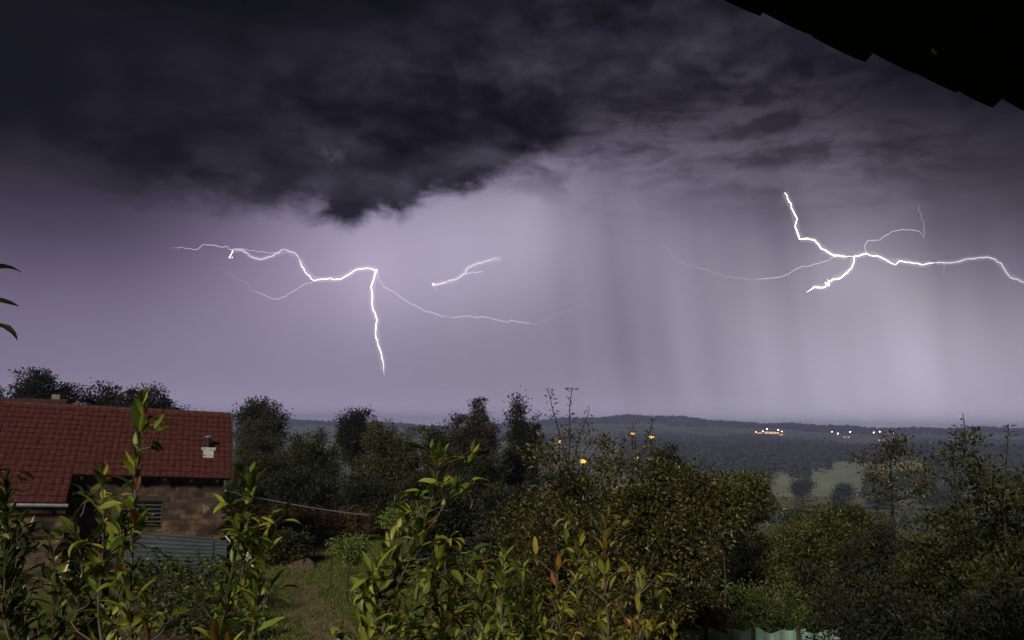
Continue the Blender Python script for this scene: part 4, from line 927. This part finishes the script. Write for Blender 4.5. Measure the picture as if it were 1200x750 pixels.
# dry maize strip
rng = np.random.default_rng(44); Vs = []; Fs = []; nv = 0
mzb = MB(); pos = []; ax = []; lnm = []
for k in range(230):
    g_ = P(262 + 175 * rng.random(), 630, 41 + 3.2 * rng.random()); x, y = g_[0], g_[1]; z = float(gz(x, y)); hgt = 1.1 + .5 * rng.random()
    mzb.tube([(x, y, z - .05), (x + rng.normal() * .06, y, z + hgt)], [.014, .007], 4, cap=False)
    for j in range(11):
        u = .15 + .85 * rng.random(); th = rng.random() * 6.28; pos.append((x, y, z + hgt * u)); ax.append((math.cos(th), math.sin(th), .9 - 1.3 * rng.random())); lnm.append(.35 + .3 * rng.random())
lnm = np.array(lnm); V, F = leaves_lo(np.array(pos), np.array(ax), norm(np.array([0, 0, 1.0]) + rng.normal(size=(len(pos), 3)) * .3), lnm, .06)
mzb.add(V, F); tag(mzb.build('maize_patch', M['maize']), 'strip of dry brown maize before the dark bushes', 'maize', kind='stuff')

# pale green net fence at the lower right
pf = empty('net_fence', (0, 0, 0)); tag(pf, 'pale green net fence sagging between posts at the bottom right of centre', 'fence')
pa, pb = P(770, 742, 15.5), P(985, 742, 16.5); u = np.linspace(0, 1, 140); zz = np.linspace(0, 1, 14); U, Z = np.meshgrid(u, zz)
zt = pa[2] * (1 - U) + pb[2] * U + .12 - .10 * np.abs(np.sin(U * math.pi * 4)) + .03 * np.sin(U * 50)
b_ = MB(); b_.grid(np.stack([pa[0] * (1 - U) + pb[0] * U, pa[1] * (1 - U) + pb[1] * U + .05 * np.sin(U * 70 + Z * 4) * (1 - .5 * Z), .03 + Z * (zt - .03)], -1)); b_.build('net', M['net'], pf, smooth=True)
for t in (0, .25, .5, .75, 1):
    x, y = pa[0] * (1 - t) + pb[0] * t, pa[1] * (1 - t) + pb[1] * t - .08; MB().tube([(x, y, -.2), (x, y, pa[2] * (1 - t) + pb[2] * t + .16)], .035, 8).build('post', M['darkwood'], pf)

# ------------------------------------------------------------------ lightning
def zl(pts): return [(180 + x / 2.3077, 200 + y / 2.3077) for x, y in pts]
def zr(pts): return [(700 + x / 2.4, 180 + y / 2.4) for x, y in pts]
def jag(pts, amp, seed, step=3.6):
    rng = np.random.default_rng(seed); pts = np.array(pts, float); out_ = [pts[0]]
    for a, b in zip(pts[:-1], pts[1:]):
        n = max(1, int(np.linalg.norm(b - a) / step))
        for k in range(1, n + 1):
            q = a + (b - a) * k / n
            if k < n: q = q + rng.normal(size=2) * amp
            out_.append(q)
    return out_
def bolt(label, D, strands, seed):
    p0 = np.array(P(*strands[0][0][0], D)); root = empty('lightning_bolt', tuple(p0)); tag(root, label, 'lightning')
    rng = np.random.default_rng(seed); fk = MB()
    for k, (pts, wpx, m_, taper) in enumerate(strands):
        j = jag(pts, .75, seed * 10 + k); n = len(j); dd = np.cumsum(rng.normal(size=n)) * 6
        dd -= dd[0]
        q = np.array([np.array(P(x, y, D + d_)) - p0 for (x, y), d_ in zip(j, dd)])
        r_ = wpx * .54 / FPX * D / 2 * (np.linspace(taper[0], taper[1], n)) * (.8 + .4 * rng.random(n))
        uu = np.linspace(0, 1, n); r_ = r_ * np.clip((1 - uu) / .12, .22, 1)
        ob = MB().tube(q, r_, 6)
        main = m_ in ('bolt', 'bolt_soft') and n > 12
        for _ in range(n // 14 if main else 0):              # hair thin side forks
            i_ = rng.integers(2, n - 2); ln_ = rng.integers(3, 8); dv = np.array([rng.normal() * .8, rng.normal() * .8 + .25]); dv /= np.linalg.norm(dv); x, y = j[i_]; pts2 = []
            for s_ in range(ln_): pts2.append(np.array(P(x, y, D + dd[i_] + s_ * 5)) - p0); x += dv[0] * 3.2 + rng.normal() * 1.1; y += dv[1] * 3.2 + rng.normal() * 1.1
            pts2[0] = q[i_]; fk.tube(pts2, np.linspace(.75, .3, ln_) / FPX * D / 2, 4)
        ob.build('bolt_channel' if k == 0 else 'branch', M[m_], root, smooth=True)
        if main:
            g_ = MB().tube(q[::3] if n > 9 else q, 4.2 / FPX * D * (1.0 if m_ == 'bolt' else .8), 8); g_.build('glow', M['bolt_glow'], root, smooth=True)
    if fk.n: fk.build('side_fork', M['bolt_faint'], root, smooth=True)
bolt('forked lightning with a long downward stroke above the tree row', 6200, [
    (zl([(605, 268), (595, 295), (588, 315), (592, 345), (592, 370), (605, 405), (600, 440), (606, 470), (616, 495), (622, 530), (624, 553)]), 2.6, 'bolt', (1.2, .85)),
    (zl([(605, 268), (570, 264), (540, 272), (505, 294), (470, 293), (435, 298), (415, 280), (400, 258), (395, 240), (388, 228)]), 2.1, 'bolt', (1.1, .85)),
    (zl([(390, 231), (380, 220), (345, 213), (340, 222), (300, 238), (268, 235), (240, 215), (212, 216)]), 1.8, 'bolt_soft', (1.0, .9)),
    (zl([(212, 216), (205, 212), (165, 202), (135, 199), (118, 213), (85, 210), (45, 208)]), 1.7, 'bolt_mid', (1, .5)),
    (zl([(215, 216), (204, 236), (214, 236), (210, 228)]), 2.0, 'bolt', (1, 1)),
    (zl([(212, 214), (245, 212), (275, 216), (310, 222), (340, 217)]), 1.2, 'bolt_mid', (1, .8)),
    (zl([(605, 268), (608, 295), (622, 315), (650, 328), (680, 350), (710, 365), (735, 382), (770, 390), (810, 397)]), 1.8, 'bolt_mid', (1.2, 1)),
    (zl([(810, 397), (860, 393), (905, 397), (940, 407), (980, 408), (1035, 415)]), 1.8, 'bolt_mid', (1, .8)), (zl([(1035, 415), (1060, 405), (1085, 388), (1140, 376)]), 1.4, 'bolt_faint', (1, .5)),
    (zl([(435, 298), (400, 312), (370, 330), (340, 348), (310, 342), (285, 330), (262, 325)]), 1.5, 'bolt_mid', (1.1, .7)), (zl([(262, 325), (258, 308), (215, 285), (160, 255)]), 1.2, 'bolt_faint', (.9, .3))], 1)
bolt('short lightning flash with a bright left end in the middle of the sky', 6400, [
    (zl([(757, 308), (785, 303), (815, 295), (845, 278), (850, 262), (880, 250), (910, 242), (940, 238)]), 1.9, 'bolt_soft', (1.6, .5)), (zl([(845, 278), (862, 273), (895, 275)]), 1.5, 'bolt_soft', (1, .6)),
    (zl([(757, 310), (762, 318), (765, 330)]), 1.3, 'bolt_mid', (1.2, .5)), (zl([(754, 305), (757, 308), (760, 310)]), 4.5, 'bolt', (1, 1)), (zl([(765, 330), (735, 345), (715, 360)]), 1.2, 'bolt_faint', (1, .5))], 2)
bolt('bright branching lightning spreading over the rain at the right', 5600, [
    (zr([(527, 110), (545, 140), (550, 160), (562, 182), (556, 205), (568, 240), (610, 243), (622, 255), (630, 268), (650, 278), (668, 287), (700, 290), (722, 289)]), 3.2, 'bolt', (.7, 1.2)),
    (zr([(722, 289), (722, 305), (715, 322), (695, 340), (680, 352), (665, 353), (650, 362), (640, 375), (610, 375), (600, 383), (588, 390)]), 3.2, 'bolt', (.9, 1.2)),
    (zr([(722, 289), (745, 284), (757, 281), (775, 288), (800, 293), (838, 313), (850, 302), (880, 306), (913, 313), (940, 308), (960, 307)]), 2.4, 'bolt', (1.2, .8)),
    (zr([(955, 307), (985, 307), (1020, 303), (1050, 296), (1095, 291), (1120, 298), (1140, 318), (1155, 340), (1170, 352), (1200, 362), (1240, 375)]), 2.0, 'bolt_soft', (1, .8)),
    (zr([(668, 290), (640, 303), (600, 315), (565, 322), (530, 342), (490, 350), (435, 356)]), 1.7, 'bolt_mid', (1.1, .8)), (zr([(435, 356), (400, 350), (360, 347), (320, 332), (280, 320), (245, 310), (222, 298), (195, 265), (180, 245), (190, 235)]), 1.6, 'bolt_faint', (1, .6)),
    (zr([(757, 281), (752, 260), (760, 245), (795, 243), (810, 230), (840, 217), (880, 214), (905, 218), (918, 235)]), 1.7, 'bolt_mid', (1.1, .7)), (zr([(918, 235), (920, 205), (908, 165), (900, 140)]), 1.4, 'bolt_faint', (1, .4)),
    (zr([(640, 362), (652, 372), (646, 352)]), 2.6, 'bolt', (1, .8))], 3)

# ------------------------------------------------------------------ haze: one closed box of thin air round the land
HZ = float(PROF.max()) + 18
zmin = float(PROF.min()) - 12
hm = bpy.data.materials.new('haze_air'); hm.use_nodes = True; hn = hm.node_tree; hn.nodes.clear()
ho = hn.nodes.new('ShaderNodeOutputMaterial'); pv = hn.nodes.new('ShaderNodeVolumePrincipled'); pv.inputs['Density'].default_value = .00036; pv.inputs['Color'].default_value = (.50, .53, 1.0, 1); pv.inputs['Anisotropy'].default_value = 0.15
hn.links.new(pv.outputs[0], ho.inputs['Volume'])
hb = MB().box(-4900, 4900, -4900, 4900, zmin, HZ); ho_ = hb.build('haze', hm); tag(ho_, 'thin blue rain haze over the valley', 'haze', kind='stuff')
